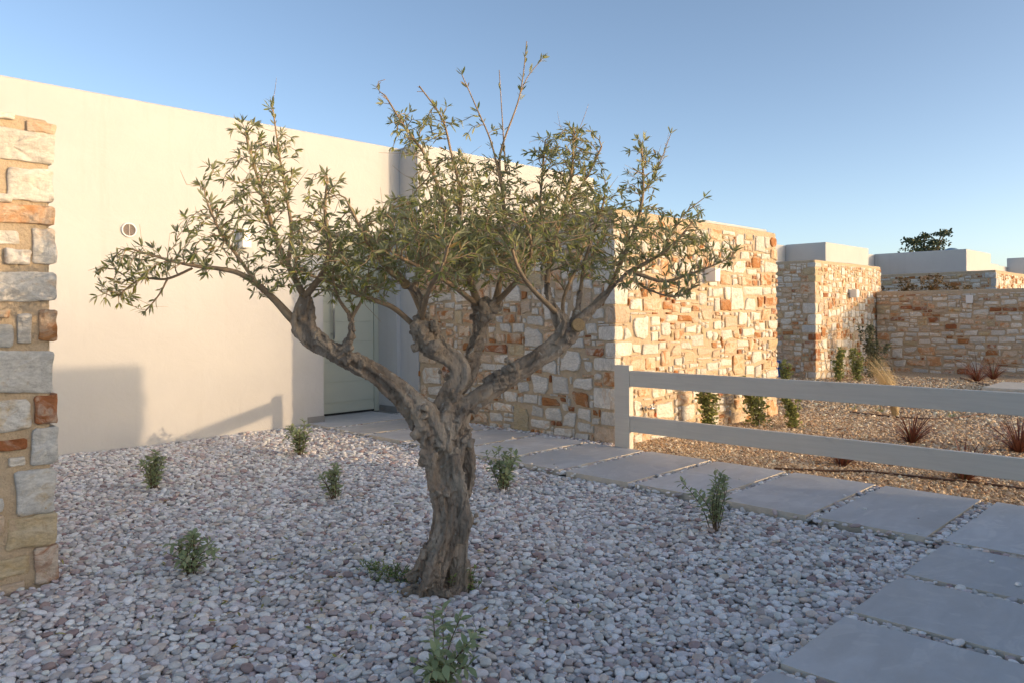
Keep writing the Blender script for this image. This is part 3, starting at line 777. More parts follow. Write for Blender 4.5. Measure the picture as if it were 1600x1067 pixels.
shd = """682,486,707.5,501.5 O|683.6,459.4,703,470.6 W|695,473.4,709,484.6 W|714.5,510,734,526 O|785,490,806,502 O|779,504,796,518 W|799.7,504,816,519 W|817,510,846.6,541 W|821,495,846.6,507 W
791.8,523,813,536.7 O|756.7,540,791.8,550 R|794,539.5,816,554.4 Y|773.5,521.8,791,535 T|874.7,545,908,586.4 W|848,560.5,870.5,584.4 W|828,577.4,858,614 W|862,586,890,615 W|893,588.7,924,608.3 W
810,594.3,825.5,611 W|910,563.4,924,583.6 W|915.5,541,941,557 R|884.6,613,917,633 O|846,617,874,632 O|817,615,838,630 W|786,609,809.5,628 W|769,628,797.4,642 W|803,630,825.5,673 Y|742.6,645,763.7,661.7 O
724,645,738.4,656 O|764.5,644,784.8,658.4 W|827,636.4,846.6,651 W|848,634,874.7,654 W|829.7,655,856,670 W|878.4,645,899,667 W|900,636,923,655 W|901.4,657,922.5,673 W|865,669,893,683 W|898.6,675,918.3,687 W
657,572,688,600 W|656,600,665,628 O|666,602.7,691,616.8 W|747,552,766.5,563 T|755,565,772,577 W|773.5,553.5,793,565 W|922.5,482,943,500 W|912.7,504,931,521 W|894.4,528,912.7,541 W"""
def conv_shd(x0, y0, x1, y1):
    xm, ym = (x0 + x1) / 2, (y0 + y1) / 2
    return (EV1 - on_x(x0, ym, EU).y - .012, EV1 - on_x(x1, ym, EU).y + .012, on_x(xm, y1, EU).z - ZB - .012, on_x(xm, y0, EU).z - ZB + .012)
W_ = EV1 - EV
bl = [(W_ - q[3], W_ + .1, q[0] - ZB, q[1] - ZB) for q in Q]
stone_face(blk, (EU + PR_, EV1, ZB), (0, -1, 0), (-1, 0, 0), W_, ETOP - .045 - ZB, rng, seeds_from(shd, conv_shd), block=bl, keep=105, classes=COURSED[:1] + RUBBLE)

# ---- near stone wall at the left edge, stones traced on its face
PU, PVv, PTOP = 1.057, 4.215, 2.225
pil = tag(empty('stone_wall', (PU - .8, PVv, -.1)), 'near stone wall end with large pale blocks at the left edge', 'wall')
core(pil, [(PU - 1.75, PU - .014, PVv + .016, PVv + .45, -.3, PTOP)])
rng = random.Random(8)
near = """-15,181,25,191 W|43,187,87,206 T|-60,201,87,258 W|8,261,86,314 W|-30,306,20,320 W|-40,318,86,352 T|-45,361,33,384 W|52,355,89,412 W|7,389,51,415 W|-60,423,87,474 W|-25,484,16,498 O|-40,503,22,542 G|27,490,49,536 W
59,484,91,535 O|-70,543,86,617 G|-60,620,49,674 G|53,618,89,666 R|-50,684,42,701 R|13,711,38,726 W|46,668,88,729 G|17,730,88,806 G|-60,770,4,795 G|-70,798,5,830 T|7,806,88,857 Y|-45,865,46,896 Y|50,858,88,917 R|-60,904,36,930 T"""
ZP = -.13; PX0 = PU - 1.72
def conv_near(x0, y0, x1, y1):
    return (on_y(x0, 500, PVv).x - PX0, min(on_y(x1, 500, PVv).x, PU) + (.012 if x1 > 84 else 0) - PX0, on_y(44, y1, PVv).z - ZP, on_y(44, y0, PVv).z - ZP)
def near_stones():
    """fine stones, exact to the traced outlines; the rest of the face is packed around them"""
    sd = seeds_from(near, conv_near)
    for (x0, x1, y0, y1, m) in sd:
        w, h = x1 - x0 + .003, y1 - y0 + .002
        edge = x1 > PU - PX0 - .02
        V, F = stone_mesh(w, h, rng, True, .016 * rng.uniform(.8, 1.3), .30 if edge else .05, .10)
        c = Vector((PX0 + (x0 + x1) / 2, PVv + PR_, ZP + (y0 + y1) / 2))
        R = Matrix(((1, 0, 0), (0, 0, 1), (0, -1, 0))).transposed().to_4x4()
        me = bpy.data.meshes.new('stone'); me.from_pydata(V, [], F); me.materials.append(MAT[m])
        npt = (len(V) - 1) // 6; sm_ = [False] * len(me.polygons)
        for q in range(npt * 2, len(sm_)): sm_[q] = True
        me.polygons.foreach_set('use_smooth', sm_)
        o = bpy.data.objects.new('stone', me); link(o, pil); o.matrix_basis = Matrix.Translation(c) @ R
    bl = [(x0, x1 + .3, y0, y1) for (x0, x1, y0, y1, m) in sd]
    xv = on_y(-70, 500, PVv).x - PX0
    stone_face(pil, (PX0, PVv + PR_, ZP), (1, 0, 0), (0, -1, 0), xv, PTOP - .04 - ZP, rng, block=bl, fine=False,
               classes=[(.3, .5, .15, .28, 40), (.2, .35, .1, .2, 200), (.1, .2, .06, .12, 300)], palette=[('W', 4), ('G', 5), ('T', 3), ('O', 2), ('Y', 2)], keep=90)
near_stones()
# ---- stone wall standing out of view at the right: shades the foreground
sw = tag(empty('stone_wall', (4, -2.4, -.1)), 'long low rubble stone wall outside the picture at the right', 'wall')
OV, OU0, OU1, OTOP = -2.2, 0.9, 7.03, 1.905
core(sw, [(OU0, OU1, OV, OV + .4, -.3, OTOP)])
rng = random.Random(77)
stone_face(sw, (OU0, OV, -.1), (1, 0, 0), (0, -1, 0), OU1 - OU0, 1.95, rng, classes=[(.3, .55, .2, .35, 120), (.2, .4, .15, .25, 500), (.1, .2, .08, .16, 500)], keep=120)
for k in range(9):
    z0 = -.1 + k * .22; quoin(sw, (OU1 - .12 - .05 * rng.random(), OV - .012), .16 + .05 * rng.random(), .43, z0, z0 + .21, pick(rng, PAL_LIT), rng)

# ---- stone block of the next villa
FU, FV, FU1, FTOP, FZ = 15.14, 6.409, 18.85, 2.31, -.2
fb = tag(empty('stone_wall', (FU, FV, -.2)), 'distant sunlit stone block with white wall lamp, beyond the gravel', 'wall')
core(fb, [(FU + PR_, FU1, FV + PR_, FV + .45, -.3, FTOP), (FU + PR_ + .001, FU + .46, FV + .4, 9.5, -.3, FTOP - .003)])
rng = random.Random(31); Q = quoins(fb, (FU, FV), FZ, FTOP - .05, rng, palette=PAL_FAR)
stone_face(fb, (FU, FV + PR_, FZ), (1, 0, 0), (0, -1, 0), FU1 - FU, FTOP - .05 - FZ, rng, block=[(-.1, q[2], q[0]-FZ, q[1]-FZ) for q in Q], keep=190, cell=.035)
W_ = 9.5 - FV
stone_face(fb, (FU + PR_, 9.5, FZ), (0, -1, 0), (-1, 0, 0), W_, FTOP - .05 - FZ, rng, block=[(W_-q[3], W_+.1, q[0]-FZ, q[1]-FZ) for q in Q] + [(0, 1.9, 0, 5)], keep=70, classes=COURSED, palette=PAL_FAR, cell=.035)
# ---- long lower wall at the far right
LU, LV0, LV1, LTOP = 18.45, 2.0, FV - .01, 1.715
lw = tag(empty('stone_wall', (LU, 4, -.2)), 'long shaded coursed stone wall across the far right', 'wall')
core(lw, [(LU + PR_, LU + .45, LV0, LV1, -.3, LTOP)])
stone_face(lw, (LU + PR_, LV1, -.2), (0, -1, 0), (-1, 0, 0), LV1 - LV0, LTOP - .05 + .2, random.Random(5), classes=COURSED, palette=PAL_FAR, cell=.034, keep=260, gap=.005)
# ---- block behind it
c2 = None
t = (2.3 - CAM_H) / ray(1556.6, 422).z; c2 = at(1556.6, 422, t)
l2 = on_x(1372, 430, c2.x); r2 = on_y(1660, 424, c2.y)
bw = tag(empty('stone_wall', (c2.x, c2.y, -.2)), 'farthest stone block, half hidden above the long shaded wall', 'wall')
core(bw, [(c2.x + PR_, r2.x + .5, c2.y + PR_, c2.y + .45, -.3, 2.3), (c2.x + PR_ + .001, c2.x + .45, c2.y + .4, l2.y + 1.2, -.3, 2.297)])
rng = random.Random(91); Q = quoins(bw, (c2.x, c2.y), 1.3, 2.25, rng, palette=PAL_FAR)
stone_face(bw, (c2.x, c2.y + PR_, 1.3), (1, 0, 0), (0, -1, 0), r2.x - c2.x, .95, rng, block=[(-.1, q[2], q[0]-1.3, q[1]-1.3) for q in Q], cell=.04, keep=70)
W_ = l2.y + 1.2 - c2.y
stone_face(bw, (c2.x + PR_, l2.y + 1.2, 1.3), (0, -1, 0), (-1, 0, 0), W_, .95, rng, block=[(W_-q[3], W_+.1, q[0]-1.3, q[1]-1.3) for q in Q], cell=.04, classes=COURSED, palette=PAL_FAR, keep=110)

# ---- white houses farther on
def far_house(cpx, cpy, lpx, rpx, top, label, extra=()):
    t = (top - CAM_H) / ray(cpx, cpy).z; c = at(cpx, cpy, t)
    l = on_x(lpx, cpy, c.x); r = on_y(rpx, cpy, c.y)
    h = tag(empty('white_house', (c.x, c.y, -.3)), label, 'house', 'white houses farther on')
    bevel_box('wall', (c.x, r.x, c.y, l.y, -.3, top), MAT['plaster'], h, .02)
    for e in extra: bevel_box('wall', e(c, l, r), MAT['plaster'], h, .02)
    return c, l, r
far_house(1085, 341.5, 1040, 1198, TOP, 'white house parapet showing just above the big stone wall')
far_house(1290, 378.5, 1227, 1357, TOP, 'white house above the distant stone block',
          [lambda c, l, r: (c.x - 2.5, c.x + .5, l.y + .002, l.y + 3, -.3, TOP - .02), lambda c, l, r: (r.x - .2, r.x + 1.6, c.y + 1.0, l.y + 2, -.3, TOP - .3)])
far_house(1510, 389.3, 1366, 1548, TOP, 'long shaded white house above the long far wall',
          [lambda c, l, r: (c.x - 1.5, c.x + .5, l.y + .002, l.y + 3, -.3, TOP - .02), lambda c, l, r: (r.x - .2, r.x + 1.4, c.y + .05, l.y, -.3, TOP - .35)])
far_house(1606, 402.5, 1573, 1680, TOP, 'white house cut off by the right edge',
          [lambda c, l, r: (c.x - 1.5, c.x + .5, l.y + .002, l.y + 3, -.3, TOP - .35)])
# blue dome behind the roofs
dc = at(1487, 391, 36); bm = bmesh.new(); bmesh.ops.create_uvsphere(bm, u_segments=24, v_segments=12, radius=.55)
for v in list(bm.verts):
    if v.co.z < -.01: v.co.z = -4
dm = bpy.data.meshes.new('roof_dome'); bm.to_mesh(dm); bm.free(); dm.materials.append(MAT['dome'])
dm.polygons.foreach_set('use_smooth', [True] * len(dm.polygons))
o = bpy.data.objects.new('roof_dome', dm); o.location = dc; o.location.z -= .45; link(o)
tag(o, 'small blue dome peeping over the long white roof', 'dome')

# ------------------------------------------------------------------ fence
fence = tag(empty('rail_fence', (PATH_U1, 4.29, 0)), 'grey painted two-rail fence along the slab path', 'fence')
bevel_box('post', (5.772, 5.836, 4.200, 4.372, -.3, .769), MAT['fence'], fence, .004)
for z0, z1 in ((.575, .722), (.153, .300)): bevel_box('rail', (5.779, 5.826, -1.55, 4.1985, z0, z1), MAT['fence'], fence, .004)
bevel_box('post', (5.772, 5.836, -1.74, -1.5505, -.3, .769), MAT['fence'], fence, .004)

# ------------------------------------------------------------------ lamps, tap, pipes
p = on_y(1111, 430, EV - .06); wall_lamp((p.x, EV - .006, p.z), 'y', 'white box wall lamp on the big sunlit stone wall', .11, .15, .14)
p = on_y(1332, 459, FV - .05); wall_lamp((p.x, FV - .006, p.z), 'y', 'white wall lamp on the distant sunlit stone block', .14, .17, .16)
p = on_x(1515, 468, LU - .05); wall_lamp((LU - .006, p.y, p.z), 'x', 'white wall lamp on the long shaded far wall', .12, .17, .10)
tp = on_y(1013, 638, EV - .06)
tap = tag(empty('garden_tap', (tp.x, EV, tp.z)), 'small metal garden tap on the stone wall behind the fence', 'tap')
mobj('pipe', *tube([(tp.x, EV + .02, tp.z), (tp.x, EV - .10, tp.z)], .012, 10), MAT['brass'], tap, True)
mobj('flange', *tube([(tp.x, EV - .022, tp.z), (tp.x, EV - .030, tp.z)], .028, 14), MAT['brass'], tap)
mobj('body', *tube([(tp.x - .02, EV - .085, tp.z), (tp.x + .05, EV - .09, tp.z + .002), (tp.x + .075, EV - .09, tp.z - .015), (tp.x + .08, EV - .09, tp.z - .05)], [.015, .015, .013, .012], 10), MAT['brass'], tap, True)
mobj('lever', *join([tube([(tp.x + .02, EV - .09, tp.z), (tp.x + .02, EV - .09, tp.z + .035)], .007, 8), tube([(tp.x - .01, EV - .09, tp.z + .036), (tp.x + .055, EV - .09, tp.z + .044)], .008, 8)]), MAT['brass'], tap, True)
mobj('hose_connector', *tube([(tp.x + .08, EV - .09, tp.z - .05), (tp.x + .08, EV - .09, tp.z - .085)], [.015, .012], 10), MAT['orange_plastic'], tap, True)
def pipe_line(pts, label, r=.009):
    P = [on_z(x, y, -.05) for x, y in pts]; Q = []
    for q in P: q.z = tz(q.x, q.y) + r * .9 + .004; Q.append(tuple(q))
    Q = smooth_path(Q, 8)
    o = mobj('irrigation_pipe', *tube(Q, r, 8), MAT['hose'], None, True)
    return tag(o, label, 'pipe', 'irrigation pipes on the gravel')
pipe_line([(1322, 641), (1355, 645), (1400, 650), (1450, 653), (1490, 651), (1535, 643), (1610, 636)], 'brown irrigation pipe passing the blond grass clump', .010)
pipe_line([(1210, 737), (1290, 740), (1345, 741), (1400, 746), (1470, 754), (1540, 761), (1640, 773)], 'brown irrigation pipe lying nearest the slab path')
pipe_line([(1500, 588), (1530, 596), (1555, 601), (1575, 606)], 'short irrigation pipe below the long far wall', .012)
b0 = on_z(1219.5, 590, -.1)
bb = tag(empty('blue_bin', (b0.x - .2, b0.y + .1, -.1)), 'narrow blue sliver showing past the big stone wall end', 'bin')
bevel_box('body', (b0.x - .33, b0.x - .02, b0.y + .0, b0.y + .3, -.15, .22), MAT['blue'], bb, .01)
bevel_box('lid', (b0.x - .34, b0.x - .01, b0.y - .01, b0.y + .31, .2205, .26), MAT['blue'], bb, .01)
s0 = on_z(1556, 603, -.05)
k = bevel_box('far_path', (s0.x - .9, s0.x + .5, s0.y - 3.2, s0.y, -.2, .0), MAT['paver_side'], None, .01); tag(k, 'pale slab path edge at the far right', None, None, 'structure')

for vv in (4.150, -1.505):                                            # screw heads at the rail ends
    for zz in (.612, .686, .190, .264):
        mobj('screw', *tube([(5.7795, vv, zz), (5.7755, vv, zz)], [.0065, .005], 10), MAT['steel'], fence)
# ------------------------------------------------------------------ plants
def leaf_geo(L, W, fold=.25, curl=.15, seg=3):
    """one leaf along +y, face up +z: (verts, faces); folded along the midrib"""
    V = [(0, 0, 0)]; F = []
    prof = [.55, .95, 1.0, .75, .35][:seg + 1] if seg >= 4 else {1: [1.], 2: [.85, .9], 3: [.75, 1., .62]}[seg]
    for i, p in enumerate(prof):
        y = L * (i + 1) / (len(prof) + 1); w = W * .5 * p; z = -curl * L * (y / L) ** 2
        V += [(-w, y, z + fold * w), (0, y, z), (w, y, z + fold * w)]
    V.append((0, L, -curl * L))
    F += [(0, 2, 1), (0, 3, 2)]
    for i in range(len(prof) - 1):
        a = 1 + 3 * i; F += [(a, a+1, a+4, a+3), (a+1, a+2, a+5, a+4)]
    a = 1 + 3 * (len(prof) - 1); F += [(a, a+1, len(V)-1), (a+1, a+2, len(V)-1)]
    return np.array(V, float), F
def frame(d, up_hint=None, roll=0.):
    d = d.normalized(); u = Vector((0, 0, 1)) if up_hint is None else up_hint
    x = d.cross(u); x = x.normalized() if x.length > 1e-4 else d.orthogonal().normalized()
    z = x.cross(d)
    c, s = math.cos(roll), math.sin(roll)
    return np.array([x * c + z * s, d, z * c - x * s])               # rows: leaf x, y, z axes
class Foliage:
    def __init__(s): s.V, s.F, s.T, s.n = [], [], [], 0
    def add(s, geo, pos, fr, sc_, t):
        V, F = geo; P = (V * sc_) @ fr + np.array(pos)
        s.V.append(P); s.F += [tuple(i + s.n for i in f) for f in F]; s.n += len(P); s.T += [t] * len(P)
    def build(s, name, mat, parent=None):
        me = bpy.data.meshes.new(name); me.from_pydata(np.concatenate(s.V).tolist(), [], s.F); me.materials.append(mat)
        me.attributes.new('tint', 'FLOAT', 'POINT').data.foreach_set('value', np.array(s.T, np.float32))
        me.update(); o = bpy.data.objects.new(name, me); return link(o, parent)

# ---- low shrubs in the pebbles: stems with pairs of leaves, each leaf an object
SALVIA = []
for i in range(4):
    V, F = leaf_geo(1., (.46, .54, .42, .50)[i], .3, (.12, .3, .05, .2)[i], 3)
    me = bpy.data.meshes.new('leaf'); me.from_pydata(V.tolist(), [], F); me.materials.append(MAT['salvia'])
    me.attributes.new('tint', 'FLOAT', 'POINT').data.foreach_set('value', np.full(len(V), (.15, .4, .55, .3)[i], np.float32))
    me.polygons.foreach_set('use_smooth', [True] * len(me.polygons)); SALVIA.append(me)
def pebble_shrub(px, py, height, width, seed, label, stems=7, leaf=.038, lean=0.):
    stems += 5; width *= 1.1
    rng = random.Random(seed); b = on_z(px, py, -.05); b.z = gz(b.x, b.y) - .01
    root = tag(empty('young_shrub', b), label, 'shrub', 'young shrubs in the pebbles')
    ST = []
    for k in range(stems):
        az = rng.uniform(0, 6.283); sp = rng.uniform(.15, 1.) * width / 2; h = height * rng.uniform(.55, 1.) * (1 - .25 * sp / width)
        if k == 0: h, sp = height, width * .12
        tip = b + Vector((math.cos(az) * sp + lean * h * RT[0], math.sin(az) * sp + lean * h * RT[1], h))
        st = b + Vector((math.cos(az), math.sin(az), 0)) * rng.uniform(.005, .03)
        mid = st.lerp(tip, .5) + Vector((rng.uniform(-.02, .02), rng.uniform(-.02, .02), .01)) - Vector((tip - st).to_tuple()) * .0
        mid.x -= (tip.x - st.x) * .15; mid.y -= (tip.y - st.y) * .15
        P = [Vector(p) for p in smooth_path([st, mid, tip], 6)]
        ST.append(tube(P, [.0032 - .0018 * i / (len(P)-1) for i in range(len(P))], 5))
        L = h; n = max(5, int(L / (leaf * .42))); ph = rng.uniform(0, 3)
        for j in range(n + 1):
            t = .22 + .78 * j / n; f = t * (len(P) - 1); i = min(int(f), len(P) - 2); p = P[i].lerp(P[i+1], f - i)
            ax = (P[i+1] - P[i]).normalized(); ph += 1.57 + rng.uniform(-.3, .3)
            side = ax.orthogonal().normalized()
            for q in range(2 if j < n else 3):
                a = ph + q * math.pi * (1 if j < n else .67)
                s_ = Matrix.Rotation(a, 3, ax) @ side
                d = (s_ * rng.uniform(.8, 1.2) + ax * rng.uniform(.2, .8) + Vector((0, 0, .1)))
                if rng.random() < .12 or len(root.children) >= 296: continue
                fr = frame(d, None, rng.uniform(-.5, .5)); ll = leaf * rng.uniform(.65, 1.15) * (1 - .25 * abs(t - .6))
                M4 = Matrix(fr.tolist()).transposed().to_4x4(); M4 = Matrix.Translation(p) @ M4 @ Matrix.Scale(ll, 4)
                o = bpy.data.objects.new('leaf', rng.choice(SALVIA)); link(o, root); o.matrix_basis = M4
    for q in ST: mobj('stem', *q, MAT['stem'], root)
pebble_shrub(240, 766, .285, .30, 1, 'upright young green shrub left, nearest the white wall', 11, .060)
pebble_shrub(470, 712, .33, .27, 2, 'sunlit yellow-green young shrub in front of the door plinth', 11, .062)
pebble_shrub(524, 777, .25, .22, 3, 'small sparse young shrub between the wall and olive trunk', 8, .052)
pebble_shrub(786, 766, .33, .36, 4, 'bushy young shrub between olive trunk and slab path', 11, .062)
pebble_shrub(1118, 832, .36, .40, 5, 'tall-stemmed young shrub beside the slab path at the right', 7, .052, .06)
pebble_shrub(296, 898, .215, .28, 6, 'low young shrub in the left foreground near the stone wall', 11, .050)
pebble_shrub(682, 1082, .27, .30, 7, 'young shrub cut by the bottom edge in front of the trunk', 9, .052, .1)

# ---- olive tree: limbs traced as (px, py, radius px, depth offset)
TD = 3.62
def node(px, py, r, dd=0.): d = TD + dd; p = at(px, py, d); return (p.x, p.y, p.z, r * d / FPX)
def limb(rows, per=6): return smooth_path([node(*r) for r in rows], per)
rng = random.Random(42)
tree = tag(empty('olive_tree', (TREE.x, TREE.y, -.08)), 'gnarled old olive tree standing in the grey pebbles', 'tree')
LIMBS = {
 'L': [(684,700,32,0),(668,662,31,-.02),(640,627,25,-.04),(602,594,20,-.06),(560,571,19,-.08),(520,549,18,-.10),(492,531,21,-.12),(473,508,20,-.12),(468,484,13,-.12),(474,462,9,-.10)],
 'L2': [(492,531,17,-.12),(484,505,13,-.13),(481,478,12,-.12),(478,465,12,-.12)],
 'C': [(690,700,30,0),(692,655,26,.0),(700,622,20,.02),(718,595,18,.03),(716,572,18,.04),(696,555,18,.03),(676,540,22,.02),(664,520,23,.0),(658,503,18,0),(659,490,11,0),(657,468,10,-.01),(648,452,9,-.02),(634,445,8,-.03)],
 'C2': [(712,620,16,.1),(732,575,17,.15),(742,543,15,.18),(750,515,15,.2),(755,490,19,.2),(748,478,14,.2)],
 'C2b': [(752,500,14,.2),(768,484,14,.22),(774,474,11,.22)],
 'R': [(700,712,30,.02),(714,665,26,.02),(732,632,22,.03),(770,602,19,.04),(812,578,18,.06),(852,553,18,.08),(884,524,17,.1),(902,504,11,.1),(922,486,8,.1),(950,457,7,.1),(980,427,6,.1)],
 'Rb': [(868,540,14,.08),(879,512,14,.08),(868,488,11,.07),(857,464,9,.06),(855,443,7,.05)],
 'Rc': [(896,512,9,.1),(903,480,5,.12),(907,455,4,.12)],
 'S': [(530,554,11,-.1),(541,538,9,-.1),(548,522,7,-.11),(549,506,5.5,-.12),(543,488,4,-.14),(532,470,3,-.16)],
}
parts = []
def ridged(P, seed, n=5, twist=1.6):
    """limb with cords of wood running along and round it"""
    rg = random.Random(seed); Pv = [Vector(q[:3]) for q in P]; Rr = P[:, 3]
    parts.append(tube(Pv, list(Rr * .62), 12))
    for k in range(n):
        a0 = 6.283 * k / n + rg.uniform(-.4, .4); tw = twist * rg.uniform(.6, 1.5); pts, rr = [], []
        i0 = 0 if rg.random() < .6 else rg.randrange(0, max(1, len(Pv) // 3)); up = None; f0 = rg.uniform(.26, .50)
        for i in range(len(Pv)):
            t = Pv[min(i+1, len(Pv)-1)] - Pv[max(i-1, 0)]; t.normalize()
            if up is None: up = t.orthogonal().normalized()
            a = (up - t * up.dot(t)).normalized(); b = t.cross(a); up = a
            an = a0 + tw * i / len(Pv) * 2 + .35 * noise.noise(Vector((i * .3, k * 5., seed)))
            if i < i0: continue
            fr_ = f0 * (1 + .35 * noise.noise(Vector((i * .45, k * 9., seed + 3.))))
            off = Rr[i] * (1.05 - fr_ * .75) ; pts.append(Pv[i] + (a * math.cos(an) + b * math.sin(an)) * off); rr.append(Rr[i] * fr_)
        if len(pts) > 3: parts.append(tube(pts, rr, 8))
for k, rows in LIMBS.items():
    P = limb(rows); P[:, 3] *= .83 * (1 + .07 * np.array([noise.noise(Vector((i * .5, len(rows), 0))) for i in range(len(P))])); ridged(P, len(k) * 13 + ord(k[0]))
# trunk: strands twisted round one another, flared roots
def strand(rows, per=5): P = limb(rows, per); P[:, 3] *= .80; ridged(P, int(rows[0][0]) + int(rows[0][1]), 5, 1.2)
strand([(672,930,30,-.02),(676,890,29,-.02),(690,850,28,-.03),(700,810,27,-.02),(698,770,25,-.02),(690,735,26,-.02),(686,700,28,-.01)])
strand([(718,930,16,.02),(716,890,19,.02),(712,850,24,.02),(714,810,25,.02),(712,770,22,.02),(706,735,24,.02),(704,695,27,.02)])
strand([(700,930,24,.12),(702,880,26,.12),(706,830,26,.10),(706,780,24,.08),(700,730,24,.06),(700,690,22,.05)])
strand([(668,915,22,-.10),(676,880,18,-.11),(684,850,15,-.10),(690,815,14,-.10),(684,780,13,-.09),(680,745,14,-.08),(676,705,17,-.07)], 5)
strand([(722,850,11,-.06),(727,815,15,-.06),(724,780,12,-.06),(716,745,10,-.07),(708,710,10,-.07)])
strand([(712,815,12,.02),(724,782,12,.02),(733,750,12,.03),(731,715,12,.04),(727,684,13,.05),(718,655,12,.04),(712,640,10,.03)])                     # the loop at the right
strand([(700,930,10,-.10),(672,926,16,-.06),(648,924,14,-.04),(630,928,9,-.03)])                                   # root to the left
strand([(640,905,11,.04),(652,890,12,.04),(664,870,12,.03)])
strand([(735,930,8,.05),(730,905,10,.04),(727,875,9,.03)])
parts.append(tube([tuple(at(690, 965, TD)), tuple(at(692, 915, TD))], [.11, .09], 12))
BURLS = []
def burl(px, py, r, dd, n=7, spread=.7, seed=0):
    rg = random.Random(seed); n = int(n * 1.8); BURLS.append((at(px, py, TD + dd) - Vector((TREE.x, TREE.y, 0)), r * 1.25 * TD / FPX))
    for i in range(n):
        c = at(px + rg.uniform(-1, 1) * r * spread, py + rg.uniform(-1, 1) * r * spread, TD + dd + rg.uniform(-1, 1) * r / 500)
        rr = r * rg.uniform(.18, .40) * TD / FPX
        bm = bmesh.new(); bmesh.ops.create_icosphere(bm, subdivisions=2, radius=rr)
        parts.append(([v.co + c for v in bm.verts], [tuple(v.index for v in f.verts) for f in bm.faces])); bm.free()
for i, (x, y, r, dd, n) in enumerate([(660,680,20,-.06,9),(668,715,16,-.07,8),(735,812,14,-.03,6),(728,670,12,.03,6),(668,860,14,-.1,6),(676,898,12,-.12,5),(536,552,20,-.1,10),(568,574,14,-.1,6),
        (494,531,15,-.12,9),(475,506,15,-.13,8),(664,525,26,-.02,12),(655,505,20,-.02,8),(752,487,24,.2,10),(770,480,18,.22,7),(705,618,14,-.02,6),(694,588,12,.03,6),(735,560,16,.15,7),(780,588,12,.0,6),(800,572,14,.03,8),
        (836,558,10,.05,5),(884,520,16,.08,6),(690,770,14,-.1,5),(712,740,10,-.06,4),(655,645,14,-.08,6),(727,690,13,.02,6)]):
    burl(x, y, r, dd, n, .7, 100 + i)
V, F = join(parts)
trunk = mobj('trunk', V, F, MAT['bark'], tree, True, (TREE.x, TREE.y, 0))
rm = trunk.modifiers.new('merge', 'REMESH'); rm.mode = 'VOXEL'; rm.voxel_size = .0052
sm = trunk.modifiers.new('settle', 'SMOOTH'); sm.iterations = 1; sm.factor = .5
bpy.context.view_layer.update()
ev = trunk.evaluated_get(bpy.context.evaluated_depsgraph_get()); bark_me = bpy.data.meshes.new_from_object(ev)
trunk.modifiers.clear(); trunk.data = bark_me
nv = len(bark_me.vertices); CO = np.empty(nv * 3, np.float32); NO = np.empty(nv * 3, np.float32)
bark_me.vertices.foreach_get('co', CO); bark_me.vertices.foreach_get('normal', NO); CO = CO.reshape(-1, 3); NO = NO.reshape(-1, 3)
DS = np.empty(nv)
HOLLOWS = [(at(px, py, TD + dd) - Vector((TREE.x, TREE.y, 0)), a, b, c) for px, py, dd, a, b, c in [(694, 735, -.10, .018, .06, .035), (704, 885, -.10, .016, .09, .045), (652, 912, -.10, .022, .025, .035), (716, 840, -.09, .014, .06, .028),
    (688, 800, -.11, .012, .07, .022), (668, 690, -.1, .014, .03, .02), (712, 690, -.08, .012, .06, .025), (724, 750, -.05, .012, .06, .03), (690, 850, -.12, .012, .08, .018)]]
nf = noise.noise
for i in range(nv):
    x, y, z = float(CO[i, 0]), float(CO[i, 1]), float(CO[i, 2])
    w = nf(Vector((x * 7, y * 7, z * 5)))
    low = z < .75                                                     # furrows run up the trunk; limbs get shorter ones
    k = .30 if low else .55
    a = nf(Vector((x * 30 + w * 1.5, y * 30 - w * 1.5, z * 30 * k)))
    b = nf(Vector((x * 62 + 9, y * 62 + w * 2, z * 62 * k + 4)))
    furrow = max(0., 1 - abs(a) / .16); crack = max(0., 1 - abs(b) / .13)
    patch = min(1., max(0., .55 + 1.6 * nf(Vector((x * 5 + 3, y * 5, z * 3.2 + 7)))))
    kn = 0.
    for bc, br in BURLS:
        q = (x - bc.x) ** 2 + (y - bc.y) ** 2 + (z - bc.z) ** 2
        if q < br * br * 2: kn = max(kn, 1 - q / (br * br * 2))
    if kn > 0: kn *= .014 * nf(Vector((x * 48, y * 48, z * 48))) + .008 * abs(nf(Vector((x * 95, y * 95, z * 95)))) - .002
    for hc, hr, hh, hd in HOLLOWS:
        q = ((x - hc.x) ** 2 + (y - hc.y) ** 2) / (hr * hr) + (z - hc.z) ** 2 / (hh * hh)
        if q < 4: kn -= hd * math.exp(-q * 1.4)
    DS[i] = kn + .011 * w + .006 * nf(Vector((x * 17, y * 17, z * 13))) - patch * (.0125 * furrow + .0055 * crack) + .003 * nf(Vector((x * 140, y * 140, z * 90)))
CO = CO + NO * DS[:, None]; bark_me.vertices.foreach_set('co', CO.astype(np.float32).ravel())
bark_me.polygons.foreach_set('use_smooth', [True] * len(bark_me.polygons)); bark_me.update()
def cut_disc(px, py, r, dd, d, name='cut_end'):
    c = at(px, py, TD + dd); d = Vector(d).normalized(); mobj(name, *tube([tuple(c - d * .012), tuple(c + d * .004)], [r * TD / FPX, r * TD / FPX * .96], 16), MAT['cutwood'], trunk)
cut_disc(904, 508, 11, .045, (-.45, -.75, .3)); cut_disc(633, 444, 7.5, -.045, (-.7, -.5, .3)); cut_disc(477, 461, 9, -.11, (-.2, -.6, .8))

